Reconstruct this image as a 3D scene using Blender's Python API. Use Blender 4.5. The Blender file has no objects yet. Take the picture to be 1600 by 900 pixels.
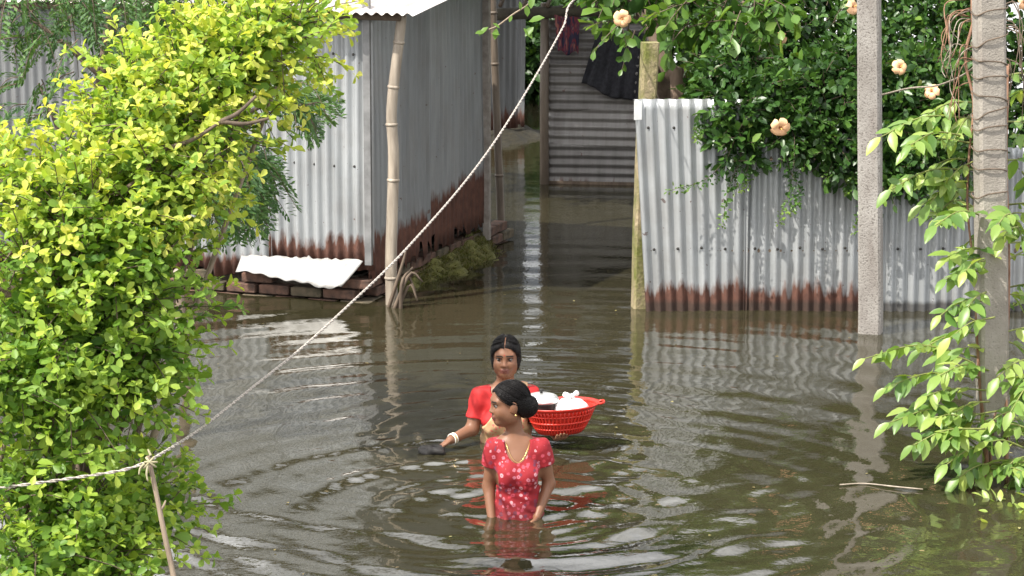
import bpy, math, random
import numpy as np
from mathutils import Matrix, Vector

# ------------------------------------------------------------------ camera, world, sun, exposure
scene = bpy.context.scene
col = scene.collection
CAM_H, FPX, PITCH = 3.795, 4500.0, math.atan(835.0 / 4500.0)
cd = bpy.data.cameras.new('camera')
cd.lens = 36.0 * FPX / 1600.0
cd.sensor_width = 36.0
cd.clip_end = 2000.0
cam = bpy.data.objects.new('camera', cd)
cam.location = (0, 0, CAM_H)
cam.rotation_euler = (math.pi / 2 - PITCH, 0, 0)
col.objects.link(cam)
scene.camera = cam

SUN_AZ, SUN_EL = math.radians(54), math.radians(54)      # azimuth: degrees to the left of straight behind the camera
sdir = Vector((-math.sin(SUN_AZ) * math.cos(SUN_EL), -math.cos(SUN_AZ) * math.cos(SUN_EL), math.sin(SUN_EL)))
world = bpy.data.worlds.new('World')
scene.world = world
world.use_nodes = True
wn = world.node_tree
sky = wn.nodes.new('ShaderNodeTexSky')
sky.sky_type = 'NISHITA'
sky.sun_disc = False
sky.sun_elevation = SUN_EL
sky.sun_rotation = math.atan2(sdir.x, sdir.y)
sky.air_density, sky.dust_density, sky.ozone_density = 1.0, 6.0, 1.0
hs = wn.nodes.new('ShaderNodeHueSaturation')
hs.inputs['Saturation'].default_value = 0.35           # milky monsoon sky
wn.links.new(sky.outputs[0], hs.inputs['Color'])
tc = wn.nodes.new('ShaderNodeTexCoord'); cn = wn.nodes.new('ShaderNodeTexNoise'); cr = wn.nodes.new('ShaderNodeValToRGB'); cm = wn.nodes.new('ShaderNodeMix')
cn.inputs['Scale'].default_value = 2.6; cn.inputs['Detail'].default_value = 6; cn.inputs['Roughness'].default_value = .55
cr.color_ramp.elements[0].position, cr.color_ramp.elements[1].position = .42, .56
cm.data_type = 'RGBA'
wn.links.new(tc.outputs['Generated'], cn.inputs['Vector']); wn.links.new(cn.outputs[0], cr.inputs[0]); wn.links.new(cr.outputs[0], cm.inputs[0])
wn.links.new(hs.outputs[0], cm.inputs[6]); cm.inputs[7].default_value = (24, 24, 24.3, 1)      # broken white monsoon cloud
wn.links.new(cm.outputs[2], wn.nodes['Background'].inputs[0])
wn.nodes['Background'].inputs[1].default_value = 0.08
sl = bpy.data.lights.new('sun', 'SUN')
sl.energy, sl.angle, sl.color = 4.7, math.radians(0.6), (1.0, 0.95, 0.86)
sun = bpy.data.objects.new('sun', sl)
sun.rotation_euler = sdir.to_track_quat('Z', 'Y').to_euler()
sun.location = (0, 0, 30)
col.objects.link(sun)
vs = scene.view_settings
vs.view_transform, vs.look, vs.gamma, vs.exposure = 'Standard', 'None', 1.0, 0.62
scene.cycles.use_denoising = True
scene.cycles.max_bounces = 8
scene.cycles.transparent_max_bounces = 8

# ------------------------------------------------------------------ helpers
rng = np.random.default_rng(7)
FWD = np.array([0, math.cos(PITCH), -math.sin(PITCH)])
UPV = np.array([0, math.sin(PITCH), math.cos(PITCH)])


def ray(px, py):
    return np.array([1.0, 0, 0]) * (px - 800) / FPX + UPV * (450 - py) / FPX + FWD


def G(px, py, z=0.0):
    """place on the level z"""
    r = ray(px, py)
    return np.array([0, 0, CAM_H]) + r * ((z - CAM_H) / r[2])


def D(px, py, depth):
    """place at a distance along the view axis"""
    return np.array([0, 0, CAM_H]) + ray(px, py) * depth


def YP(px, py, Y):
    r = ray(px, py)
    return np.array([0, 0, CAM_H]) + r * (Y / r[1])


def tag(o, label=None, cat=None, group=None, kind=None):
    if label: o['label'] = label
    if cat: o['category'] = cat
    if group: o['group'] = group
    if kind: o['kind'] = kind
    return o


def empty(name, loc, label, cat, group=None):
    o = bpy.data.objects.new(name, None)
    o.empty_display_size = 0.1
    o.location = loc
    col.objects.link(o)
    return tag(o, label, cat, group)


def mesh_from(name, V, F, mat=None, smooth=True):
    """F: array (n,3)/(n,4) or a list of faces"""
    me = bpy.data.meshes.new(name)
    V = np.asarray(V, dtype=np.float32)
    if isinstance(F, np.ndarray):
        n, k = F.shape
        me.vertices.add(len(V)); me.vertices.foreach_set('co', V.ravel())
        me.loops.add(n * k); me.loops.foreach_set('vertex_index', F.astype(np.int32).ravel())
        me.polygons.add(n)
        me.polygons.foreach_set('loop_start', np.arange(0, n * k, k, dtype=np.int32))
        me.polygons.foreach_set('loop_total', np.full(n, k, dtype=np.int32))
        me.update(calc_edges=True); me.validate()
    else:
        me.from_pydata([tuple(map(float, v)) for v in V], [], [tuple(int(i) for i in f) for f in F])
    if smooth:
        me.polygons.foreach_set('use_smooth', np.ones(len(me.polygons), dtype=bool))
    if mat: me.materials.append(mat)
    return me


def world_of(parent):
    loc = Vector((0, 0, 0)); p = parent
    while p is not None:
        loc = loc + p.location; p = p.parent
    return loc


def put(name, me, parent=None, M=None):
    """link a mesh whose vertices are in world coordinates (or placed by M) under parent"""
    o = bpy.data.objects.new(name, me)
    col.objects.link(o)
    B = M if M is not None else Matrix.Identity(4)
    if parent is not None:
        o.parent = parent
        o.matrix_basis = Matrix.Translation(-world_of(parent)) @ B
    else:
        o.matrix_basis = B
    return o


def attr(me, name, vals, dim=1):
    vals = np.asarray(vals, dtype=np.float32)
    a = me.attributes.new(name, {1: 'FLOAT', 3: 'FLOAT_VECTOR'}[dim], 'POINT')
    a.data.foreach_set('value' if dim == 1 else 'vector', vals.ravel())


def norm(v):
    v = np.asarray(v, float)
    return v / (np.linalg.norm(v, axis=-1, keepdims=True) + 1e-12)


class MB:
    def __init__(s): s.V, s.F, s.n = [], [], 0

    def add(s, V, F):
        s.V.append(np.asarray(V, float)); s.F += [tuple(int(i) + s.n for i in f) for f in F]; s.n += len(V)

    def tube(s, pts, rad, sides=6, cap=True, flat=1.0):
        pts = np.asarray(pts, float); n = len(pts)
        rad = np.full(n, rad) if np.isscalar(rad) else np.asarray(rad, float)
        t = norm(np.gradient(pts, axis=0))
        ref = np.array([0, 0, 1.0]) if abs(t[0][2]) < .9 else np.array([1.0, 0, 0])
        V = []
        for i in range(n):
            a = norm(np.cross(ref, t[i])); b = np.cross(t[i], a)
            if i and np.dot(a, pa) < 0: a, b = -a, -b
            pa = a; ref = b
            for k in range(sides):
                w = 2 * math.pi * k / sides
                V.append(pts[i] + rad[i] * (a * math.cos(w) + b * math.sin(w) * flat))
        F = [(i * sides + k, i * sides + (k + 1) % sides, (i + 1) * sides + (k + 1) % sides, (i + 1) * sides + k)
             for i in range(n - 1) for k in range(sides)]
        if cap: F += [tuple(range(sides))[::-1], tuple((n - 1) * sides + k for k in range(sides))]
        s.add(V, F)

    def box(s, c, sx, sy, sz, R=None, bev=0.0):
        x, y, z = sx / 2, sy / 2, sz / 2
        if bev <= 0:
            V = np.array([(i * x, j * y, k * z) for i in (-1, 1) for j in (-1, 1) for k in (-1, 1)], float)
            F = [(0, 1, 3, 2), (4, 6, 7, 5), (0, 4, 5, 1), (2, 3, 7, 6), (0, 2, 6, 4), (1, 5, 7, 3)]
        else:
            ring = [(-x + bev, -y), (x - bev, -y), (x, -y + bev), (x, y - bev), (x - bev, y), (-x + bev, y), (-x, y - bev), (-x, -y + bev)]
            V = []
            for zz, k in ((-z, .0), (-z + bev, 1), (z - bev, 1), (z, .0)):
                for (a, b) in ring:
                    q = 1 if k else 1 - bev / max(min(x, y), 1e-6)
                    V.append((a * q, b * q, zz))
            V = np.array(V)
            F = [(r * 8 + i, r * 8 + (i + 1) % 8, (r + 1) * 8 + (i + 1) % 8, (r + 1) * 8 + i) for r in range(3) for i in range(8)]
            F += [tuple(range(8))[::-1], tuple(24 + i for i in range(8))]
        if R is not None: V = V @ np.asarray(R).T
        s.add(V + np.asarray(c, float), F)

    def mesh(s, name, mat, smooth=True):
        return mesh_from(name, np.concatenate(s.V), s.F, mat, smooth)


def rotz(a):
    return np.array([[math.cos(a), -math.sin(a), 0], [math.sin(a), math.cos(a), 0], [0, 0, 1]])


def curve(pts, n):
    """Catmull-Rom through the points"""
    P = np.asarray(pts, float)
    P = np.vstack([2 * P[0] - P[1], P, 2 * P[-1] - P[-2]])
    out = []
    m = len(P) - 3
    for j in range(n):
        t = j / (n - 1) * m; i = min(int(t), m - 1); u = t - i
        a, b, c, d = P[i:i + 4]
        out.append(.5 * (2 * b + (c - a) * u + (2 * a - 5 * b + 4 * c - d) * u * u + (3 * b - a - 3 * c + d) * u ** 3))
    return np.array(out)


# ------------------------------------------------------------------ materials
class Mat:
    def __init__(s, name, rough=.6, metal=0., spec=.5):
        s.m = bpy.data.materials.new(name); s.m.use_nodes = True
        s.t = s.m.node_tree; s.b = s.t.nodes['Principled BSDF']
        s.b.inputs['Roughness'].default_value = rough
        s.b.inputs['Metallic'].default_value = metal
        s.b.inputs['Specular IOR Level'].default_value = spec

    def n(s, typ, props=None, **inp):
        nd = s.t.nodes.new('ShaderNode' + typ)
        for k, v in (props or {}).items(): setattr(nd, k, v)
        for k, v in inp.items():
            k = k.replace('_', ' ')
            s.set(nd.inputs[int(k[1:])] if k[0] == 'i' and k[1:].isdigit() else nd.inputs[k], v)
        return nd

    def set(s, sock, v):
        if isinstance(v, bpy.types.NodeSocket): s.t.links.new(v, sock)
        elif hasattr(v, 'outputs'): s.t.links.new(v.outputs[0], sock)
        else:
            if sock.type == 'RGBA' and not np.isscalar(v) and len(v) == 3: v = (*v, 1)
            sock.default_value = v

    def math(s, op, a, b=0., c=0., clamp=False):
        nd = s.t.nodes.new('ShaderNodeMath'); nd.operation = op; nd.use_clamp = clamp
        for i, v in enumerate((a, b, c)): s.set(nd.inputs[i], v)
        return nd.outputs[0]

    def noise(s, vec, scale, detail=4., rough=.55, dist=0.):
        return s.n('TexNoise', None, Vector=vec, Scale=scale, Detail=detail, Roughness=rough, Distortion=dist).outputs[0]

    def mapping(s, vec, scale=(1, 1, 1), rot=(0, 0, 0)):
        return s.n('Mapping', None, Vector=vec, Scale=scale, Rotation=rot).outputs[0]

    def mix(s, fac, a, b, blend='MIX'):
        nd = s.t.nodes.new('ShaderNodeMix'); nd.data_type = 'RGBA'; nd.blend_type = blend
        s.set(nd.inputs[0], fac); s.set(nd.inputs[6], a); s.set(nd.inputs[7], b)
        return nd.outputs[2]

    def ramp(s, fac, stops):
        nd = s.t.nodes.new('ShaderNodeValToRGB'); s.set(nd.inputs[0], fac)
        e = nd.color_ramp.elements
        while len(e) < len(stops): e.new(.5)
        for i, (p, c) in enumerate(stops):
            e[i].position = p
            e[i].color = (c, c, c, 1) if np.isscalar(c) else (*c, 1)
        return nd.outputs[0]

    def bump(s, h, dist=.01, strength=1.):
        nd = s.n('Bump', None, Height=h, Distance=dist, Strength=strength)
        s.t.links.new(nd.outputs[0], s.b.inputs['Normal'])

    def color(s, v): s.set(s.b.inputs['Base Color'], v)
    def obj(s): return s.n('TexCoord').outputs['Object']
    def attr(s, name): return s.n('Attribute', {'attribute_name': name})


def tin_material(name, c0, c1, metal=.35, rough=.42, rustc=((.05, .020, .014), (.135, .058, .038))):
    M = Mat(name, rough, metal)
    a = M.attr('wall').outputs['Vector']
    sp = M.n('SeparateXYZ', None, Vector=a)
    u, v, lev = sp.outputs
    tone = M.attr('tone').outputs['Fac']
    streak = M.noise(M.mapping(a, (9, .9, 0)), 1.6, 5)
    blot = M.noise(M.mapping(a, (2.2, 1.6, 0)), 1.5, 5, .65)
    base = M.mix(M.ramp(streak, [(.3, 0.), (.7, 1.)]), c0, c1)
    base = M.mix(M.math('MULTIPLY', M.ramp(blot, [(.45, 0.), (.75, 1.)]), .45), base, (.23, .21, .19))
    base = M.mix(1.0, base, M.n('CombineColor', None, Red=tone, Green=tone, Blue=tone).outputs[0], 'MULTIPLY')
    jag = M.math('ADD', M.math('MULTIPLY', M.math('SUBTRACT', M.noise(M.mapping(a, (11, 2.0, 0)), 1.7, 4, .6), .5), .30),
                 M.math('MULTIPLY', M.math('SINE', M.math('MULTIPLY', u, 82.67)), .017))
    jag = M.math('ADD', jag, M.math('MULTIPLY', M.math('SUBTRACT', M.noise(M.mapping(a, (1, .4, 0)), 2.4, 3), .5), .20))
    mask = M.math('MULTIPLY', M.math('SUBTRACT', M.math('ADD', lev, jag), v), 14., clamp=True)
    rn = M.noise(M.mapping(a, (16, 7, 0)), 1.6, 6, .65)
    rust = M.mix(M.ramp(rn, [(.3, 0.), (.72, 1.)]), *rustc)
    spots = M.math('MULTIPLY', M.math('GREATER_THAN', M.noise(M.mapping(a, (8, 8, 0)), 2.2, 3), .70), .7)
    cc = M.mix(M.math('MAXIMUM', mask, spots), base, rust)
    wet = M.math('MULTIPLY', M.math('SUBTRACT', M.math('ADD', .055, M.math('MULTIPLY', blot, .05)), v), 30., clamp=True)
    cc = M.mix(M.math('MULTIPLY', wet, .75), cc, (.03, .022, .016))
    M.color(cc)
    M.set(M.b.inputs['Metallic'], M.math('MULTIPLY', M.math('SUBTRACT', 1., mask, clamp=True), metal))
    M.set(M.b.inputs['Roughness'], M.math('ADD', rough, M.math('MULTIPLY', mask, .4)))
    M.bump(M.math('ADD', blot, M.math('MULTIPLY', rn, M.math('MULTIPLY', mask, .6))), .004, .6)
    return M.m


TIN = tin_material('galvanised_tin', (.30, .315, .325), (.43, .445, .45))
TIN_OLD = tin_material('old_tin', (.27, .25, .24), (.42, .40, .385), .25, .5)
TIN_GREY = tin_material('shaded_tin', (.235, .245, .255), (.34, .35, .355), .3, .5)  # darker copy of the tin, with the walls' shade put into its colour


def leaf_material(name, stops, trans=.35, rough=.42, back=1.25, spec=.4):
    M = Mat(name, rough, 0, spec)
    t = M.attr('tint').outputs['Fac']
    c = M.ramp(t, stops)
    M.color(c)
    tr = M.n('BsdfTranslucent', None, Color=M.mix(1.0, c, (back * 1.05, back, back * .5), 'MULTIPLY'))
    mx = M.n('MixShader', None, Fac=trans)
    M.t.links.new(M.b.outputs[0], mx.inputs[1]); M.t.links.new(tr.outputs[0], mx.inputs[2])
    M.t.links.new(mx.outputs[0], M.t.nodes['Material Output'].inputs['Surface'])
    return M.m


def bark_material(name, c0, c1, scale=14, bump=.006):
    M = Mat(name, .85)
    o = M.obj()
    n = M.noise(M.mapping(o, (1, 1, .25)), scale, 6, .65)
    M.color(M.ramp(n, [(.3, c0), (.7, c1)]))
    M.bump(n, bump)
    return M.m


def plain(name, c0, c1, scale=20, rough=.6, metal=0., bump=0., detail=4, lo=.35, hi=.65):
    M = Mat(name, rough, metal)
    n = M.noise(M.obj(), scale, detail, .6)
    M.color(M.ramp(n, [(lo, c0), (hi, c1)]))
    if bump: M.bump(n, bump)
    return M.m


BARK = bark_material('bark', (.06, .042, .028), (.17, .125, .09))
BARK_PALE = bark_material('pale_bark', (.16, .12, .085), (.33, .26, .19), 18)
DRY = bark_material('dry_vine', (.16, .075, .045), (.34, .20, .13), 30)
BLACK = plain('screw_black', (.012, .011, .010), (.03, .026, .022), 60, .7)

# ------------------------------------------------------------------ corrugated sheet
def corrugated(name, o, ax, up, width, height, parent, mat, pitch=.0762, amp=.0165, rust=-1., tone=1., jag=0., warp=.006,
               phase=0., u0=0., left_shear=0., nrm=None, rows=14, per=8, horiz=False, vscale=None, thick=.0012):
    """o: lower corner, ax: unit vector along the sheet, up: unit vector up the sheet; ridges run along up (along ax if horiz)"""
    o = np.asarray(o, float); ax = norm(ax); up = norm(up)
    nrm = norm(np.cross(ax, up)) if nrm is None else norm(nrm)
    if horiz:
        nx, ny = 24, int(height / pitch * per) + 1
    else:
        nx, ny = int(width / pitch * per) + 1, rows
    a = np.linspace(0, width, nx); b = np.linspace(0, height, ny)
    r = np.random.default_rng(int(abs(o[0] * 7919 + o[1] * 104729 + o[2] * 1299) * 10) % (2 ** 31))
    A, B = np.meshgrid(a, b)                                    # (ny, nx)
    ph = r.uniform(0, 6, 6)
    W = warp * (np.sin(A * 2.3 + ph[0]) + .8 * np.sin(B * 3.1 + ph[1] + A) + .5 * np.sin(A * 6.1 + B * 2 + ph[2]))
    c = (B if horiz else A) + phase
    H = amp * np.sin(2 * math.pi * c / pitch) + W
    Bz = B.copy()
    if jag > 0:
        edge = np.interp(a, np.linspace(0, width, int(width / .05) + 2), r.uniform(0, 1, int(width / .05) + 2)) ** 2
        Bz = np.where(B < 1e-6, B + edge[None, :] * jag, B)
        Bz[1] = np.maximum(Bz[1], Bz[0] + .01)
    Aw = A - left_shear * (B / height) * (1 - A / width)
    V = o + Aw[..., None] * ax + Bz[..., None] * up + H[..., None] * nrm
    V = V.reshape(-1, 3)
    i = np.arange(nx * ny).reshape(ny, nx)
    F = np.stack([i[:-1, :-1], i[:-1, 1:], i[1:, 1:], i[1:, :-1]], -1).reshape(-1, 4)
    me = mesh_from(name, V, F, mat)
    wall = np.stack([A.ravel() + u0, V[:, 2] if vscale is None else (B.ravel() + vscale), np.full(A.size, rust)], -1)
    attr(me, 'wall', wall, 3)
    attr(me, 'tone', np.full(A.size, tone))
    ob = put(name, me, parent)
    md = ob.modifiers.new('thickness', 'SOLIDIFY'); md.thickness = thick; md.offset = 0
    return ob, (lambda aa, bb: o + (aa - left_shear * (bb / height) * (1 - aa / width)) * ax + bb * up, nrm)


def screw_mesh():
    m = MB()
    ring = [(math.cos(k * math.pi / 3), math.sin(k * math.pi / 3)) for k in range(6)]
    V = [(x * .011, y * .011, 0) for x, y in ring] + [(x * .010, y * .010, .004) for x, y in ring] + [(x * .005, y * .005, .008) for x, y in ring]
    F = [(r * 6 + i, r * 6 + (i + 1) % 6, (r + 1) * 6 + (i + 1) % 6, (r + 1) * 6 + i) for r in range(2) for i in range(6)] + [tuple(12 + i for i in range(6))]
    m.add(V, F)
    return m.mesh('screw', BLACK)


SCREW = screw_mesh()


def screw(parent, p, nrm):
    q = Vector(nrm).to_track_quat('Z', 'Y').to_matrix().to_4x4()
    put('screw', SCREW, parent, Matrix.Translation(Vector(p)) @ q)

# ------------------------------------------------------------------ people positions (needed by the waves)
FRONT = G(809, 803); REAR = G(795, 692)

# ------------------------------------------------------------------ water and flooded ground
def make_water():
    def axis(f0, f1, step, far0, far1):
        c = np.arange(f0, f1 + 1e-6, step)
        lo = f0 - np.geomspace(step * 2, f0 - far0, 26)[::-1]
        hi = f1 + np.geomspace(step * 2, far1 - f1, 26)
        return np.concatenate([lo, c, hi])
    xs = axis(-3.9, 3.9, .022, -400, 400)
    y1 = np.arange(11.6, 17.0, .017); y2 = np.arange(17.0, 21.5, .028); y3 = np.arange(21.5, 30.0, .06)
    ys = np.concatenate([11.6 - np.geomspace(.04, 411, 24)[::-1], y1, y2, y3, 30 + np.geomspace(.1, 400, 24)])
    X, Y = np.meshgrid(xs, ys)
    r = np.random.default_rng(11)
    Z = np.zeros_like(X)

    def lowfreq(seed, sc):
        q = np.random.default_rng(seed); o = np.zeros_like(X)
        for _ in range(6):
            a = q.uniform(0, 2 * math.pi); k = sc * q.uniform(.5, 1.5)
            o += np.sin(k * (X * math.cos(a) + Y * math.sin(a)) + q.uniform(0, 6.28))
        return o / 3.0
    gust = np.clip(.65 + .5 * lowfreq(3, 1.3), .12, 1.4)
    calm = 1 / (1 + np.exp((Y - 17.2) / 1.0))                   # ripples come from the waders, calmer towards the yard
    # small wind ripples from every side
    for i in range(44):
        lam = r.uniform(.055, .42); a = r.uniform(0, 2 * math.pi); k = 2 * math.pi / lam
        slope = .0045 if lam < .2 else .0068
        ph = r.uniform(0, 6.28) + 1.2 * lowfreq(20 + i % 5, 2.0)
        Z += slope / k * np.sin(k * (X * math.cos(a) + Y * math.sin(a)) + ph) * gust * (.30 + .70 * calm)

    def ring(cx, cy, lam, slope, fall, r0, ph, seed, wob=.6, ex=1.0, ey=1.0):
        dx, dy = (X - cx) * ex, (Y - cy) * ey
        R = np.sqrt(dx * dx + dy * dy)
        w = lowfreq(seed, 1.6)
        k = 2 * math.pi / lam
        am = slope / k * np.exp(-R / fall) * (1 - np.exp(-(R / r0) ** 2)) * np.clip(.85 + .45 * lowfreq(seed + 1, 2.4), 0, 1.5)
        return am * np.sin(k * R + ph + wob * w)
    fx, fy = FRONT[0], FRONT[1]; rx, ry = REAR[0], REAR[1]
    Z += ring(fx, fy, .28, .085, 2.8, .25, .3, 40, .6)
    Z += ring(fx, fy, .17, .075, 1.6, .2, 1.3, 44, 1.2)
    Z += ring(fx + .1, fy - .3, .50, .055, 6, .5, 2.2, 48, 1.0)
    Z += ring(fx - .2, fy + .2, .115, .055, 1.1, .2, 2.2, 46, 1.0)
    Z += ring(rx - .38, ry - .2, .12, .10, .45, .06, 0., 52)
    Z += ring(rx, ry, .22, .075, 1.4, .22, 2.0, 56, 1.2)
    Z += ring(rx + .05, ry + .2, .135, .05, 2.2, .3, 1.0, 58, 1.4)
    Z += ring(rx + .05, ry + .2, .40, .055, 4.0, .4, .7, 60, 1.2)
    near = 1 / (1 + np.exp((Y - 15.0) / .5))
    patch = np.clip(.2 + 1.1 * lowfreq(81, 2.2), 0, 1.6) * near       # smooth swells rolling towards the near bank
    for i in range(9):
        lam = r.uniform(.22, .60); a = math.pi / 2 + r.normal() * .30; k = 2 * math.pi / lam
        Z += .018 / k * np.sin(k * (X * math.cos(a) + Y * math.sin(a)) + r.uniform(0, 6.28) + .8 * lowfreq(84 + i % 4, 1.5)) * patch
    # bow waves trailing away from the front wader
    for sgn in (-1, 1):
        for j in range(3):
            ang = math.radians(24 + 9 * j)
            nx_, ny_ = sgn * math.cos(ang), -math.sin(ang)
            dd = (X - fx) * nx_ + (Y - fy + .1) * ny_
            al = np.abs((X - fx) * ny_ - (Y - fy) * nx_)
            Z += .006 * np.exp(-((dd - .25 - .16 * j) / .085) ** 2) * np.exp(-al / 2.0) * (.7 + .4 * lowfreq(70 + j, 2.))
    edge = np.clip((5.0 - np.abs(X)) / 1.0, 0, 1) * np.clip((Y - 9.5) / 1.5, 0, 1) * np.clip((30 - Y) / 2, 0, 1)
    Z = Z * edge
    V = np.stack([X, Y, Z], -1).reshape(-1, 3)
    i = np.arange(X.size).reshape(X.shape)
    F = np.stack([i[:-1, :-1], i[:-1, 1:], i[1:, 1:], i[1:, :-1]], -1).reshape(-1, 4)
    M = Mat('flood_water', .012, 0, .5)
    M.b.inputs['IOR'].default_value = 1.6
    o = M.obj()
    silt = M.noise(M.mapping(o, (.5, .5, .5)), .8, 4)
    M.color(M.ramp(silt, [(.3, (.025, .0225, .011)), (.7, (.037, .033, .018))]))
    n1 = M.noise(M.mapping(o, (1, 1.0, 1)), 9., 3, .5)
    n2 = M.noise(M.mapping(o, (1, 1.0, 1)), 34., 2, .5)
    M.bump(M.math('ADD', n1, M.math('MULTIPLY', n2, .3)), .006, .30)
    w = put('water', mesh_from('water', V, F, M.m))
    tag(w, kind='structure')
    # bed of the flooded yard
    m = MB(); m.add([(-400, -400, -.82), (400, -400, -.82), (400, 430, -.82), (-400, 430, -.82)], [(0, 1, 2, 3)])
    tag(put('ground', m.mesh('ground', plain('mud', (.07, .05, .03), (.12, .09, .06), 3, .9), False)), kind='structure')


make_water()

# ------------------------------------------------------------------ the tin shed on the left
C0 = G(580, 473); C1 = G(757, 374, .10); C1[2] = 0; C0[2] = 0
SIDE = norm(C1 - C0); LEFT = np.array([-SIDE[1], SIDE[0], 0.])          # along the front, to the left
SIDE_LEN = float(np.linalg.norm(C1 - C0))
BRICK_A = plain('brick_red', (.05, .03, .022), (.15, .08, .055), 14, .9, bump=.012)
BRICK_B = plain('brick_mossy', (.045, .038, .022), (.13, .10, .065), 13, .9, bump=.012)
Z3 = np.array([0, 0, 1.])


def make_shed():
    root = empty('tin_shed', C0, 'grey corrugated tin shed with rusted lower walls on a brick plinth', 'shed')
    FRONTN = -SIDE
    widths = [.78, .80, .80, .80, .80, .80]
    tones = [1.03, .98, .80, .74, .72, .7]  # left sheets darker: tree shade put into their tone
    rusts = [.455, .30, .42, .3, .3, .3]
    bots = [.22, .11, .08, .08, .08, .08]
    pos = 0.
    for k, w in enumerate(widths):
        off = .004 * (k % 2)
        ob, (fn, nr) = corrugated('wall_sheet', C0 + LEFT * (pos + w) + Z3 * bots[k] - SIDE * off, -LEFT, Z3, w + .02, 2.07 - bots[k], root,
                                  TIN if k < 2 else TIN_GREY, rust=rusts[k], tone=tones[k], jag=.10, u0=k * 3.3, phase=.02, nrm=FRONTN)
        for zz in (.965, 1.75):
            for j in range(5):
                screw(ob, fn(.057 + j * .1524, zz - bots[k] + rng.normal() * .008) + nr * .010, nr)
        pos += w
    L = pos
    # side wall, seen at a slant
    n = 4; w = SIDE_LEN / n
    for k in range(n):
        b = .10 + .03 * k
        ob, _ = corrugated('wall_sheet', C0 + SIDE * (k * w) + Z3 * b + LEFT * .012 - LEFT * .006 * (k % 2), SIDE, Z3, w + .015 if k < 3 else w, 2.07 - b, root, TIN_GREY,
                           rust=[.50, .52, .62, .68][k], tone=[.92, .8, .95, .85][k], jag=.16 if k != 1 else .3, u0=20 + k * 2.1, nrm=-LEFT, amp=.008)
    # far and left walls
    corrugated('wall_sheet', C1 + LEFT * L, -LEFT, Z3, L, 2.5, root, TIN_GREY, nrm=SIDE, amp=.008, per=4)
    corrugated('wall_sheet', C0 + LEFT * L, SIDE, Z3, SIDE_LEN, 2.3, root, TIN_GREY, nrm=LEFT, amp=.008, per=4)
    # corner strip
    m = MB(); m.box(C0 + Z3 * 1.22 + LEFT * .012 - SIDE * .006, .05, .03, 1.9, np.stack([LEFT, SIDE, Z3], 1))
    put('corner_strip', m.mesh('corner_strip', plain('corner_tin', (.15, .15, .15), (.24, .24, .24), 9, .6, .3), False), root)
    m = MB(); m.box(C1 + Z3 * 1.2 - LEFT * .02, .05, .05, 2.2, np.stack([LEFT, SIDE, Z3], 1))
    put('corner_post', m.mesh('corner_post', plain('weathered_post', (.20, .17, .15), (.32, .29, .26), 16, .8), False), root)
    # roof of tin, ridges running down to the front eave
    RM = tin_material('roof_tin', (.42, .38, .36), (.60, .55, .52), .25, .5)
    sl = math.radians(5)
    upv = SIDE * math.cos(sl) + Z3 * math.sin(sl)
    e0 = C0 - SIDE * .20 + Z3 * 2.055 + LEFT * (L + .2)
    rw = [.82] * 6
    tot = L + .2 + .42
    k = 0; a = 0.
    while a < tot - .05:
        w = min(.82, tot - a)
        ob, (fn, nr) = corrugated('roof_sheet', e0 - LEFT * a + Z3 * (.004 * (k % 2)), -LEFT, upv, w, SIDE_LEN + .35, root, RM, amp=.0105, tone=[1., .92, 1.05][k % 3],
                                  u0=40 + 3 * k, nrm=np.cross(-LEFT, upv), rust=-1, vscale=1.0)
        a += w - .02; k += 1
    # eave purlin
    m = MB(); m.tube([C0 - SIDE * .06 + Z3 * 2.02 + LEFT * L, C0 - SIDE * .06 + Z3 * 2.02 - LEFT * .26], .028, 8)
    put('purlin', m.mesh('purlin', BARK), root)
    # brick plinth, two courses
    for c in range(3):
        z = -.03 + c * .078
        for k in range(18):
            if c == 2 and k < 16 and (k * 7 + 3) % 5 < 3: continue
            jit = rng.normal(size=3) * .006
            p = C0 + LEFT * (.12 + k * .252 + (c % 2) * .12) + SIDE * (.03 + jit[0]) + Z3 * z
            m = MB(); m.box((0, 0, 0), .235 + jit[1], .11, .066, None, .006)
            R = np.stack([LEFT, SIDE, Z3], 1) @ rotz(jit[2] * 4)
            M4 = Matrix.Identity(4)
            for i in range(3):
                for j in range(3): M4[i][j] = R[i, j]
            M4.translation = Vector(p)
            put('brick', m.mesh('brick', BRICK_A if (k * 5 + c) % 3 else BRICK_B, False), root, M4)
        for k in range(11):
            jit = rng.normal(size=3) * .006
            p = C0 + SIDE * (.16 + k * .252 + (c % 2) * .12) + LEFT * (.07 + jit[0]) + Z3 * z
            m = MB(); m.box((0, 0, 0), .11, .235 + jit[1], .066, None, .006)
            R = np.stack([LEFT, SIDE, Z3], 1) @ rotz(jit[2] * 4)
            M4 = Matrix.Identity(4)
            for i in range(3):
                for j in range(3): M4[i][j] = R[i, j]
            M4.translation = Vector(p)
            put('brick', m.mesh('brick', BRICK_A if (k * 5 + c) % 3 else BRICK_B, False), root, M4)
    m = MB()
    m.box(C0 + LEFT * (L / 2 + .1) + SIDE * .14 + Z3 * .05, L - .1, .12, .24, np.stack([LEFT, SIDE, Z3], 1))
    m.box(C0 + SIDE * (SIDE_LEN / 2 + .1) + LEFT * .2 + Z3 * .05, .12, SIDE_LEN - .1, .24, np.stack([LEFT, SIDE, Z3], 1))
    put('mortar_core', m.mesh('mortar_core', plain('mortar', (.05, .04, .03), (.11, .09, .07), 30, .95), False), root)
    # flattened bright sheet bent outwards under the front wall
    nx, ny = 60, 8
    V, W = [], []
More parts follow.
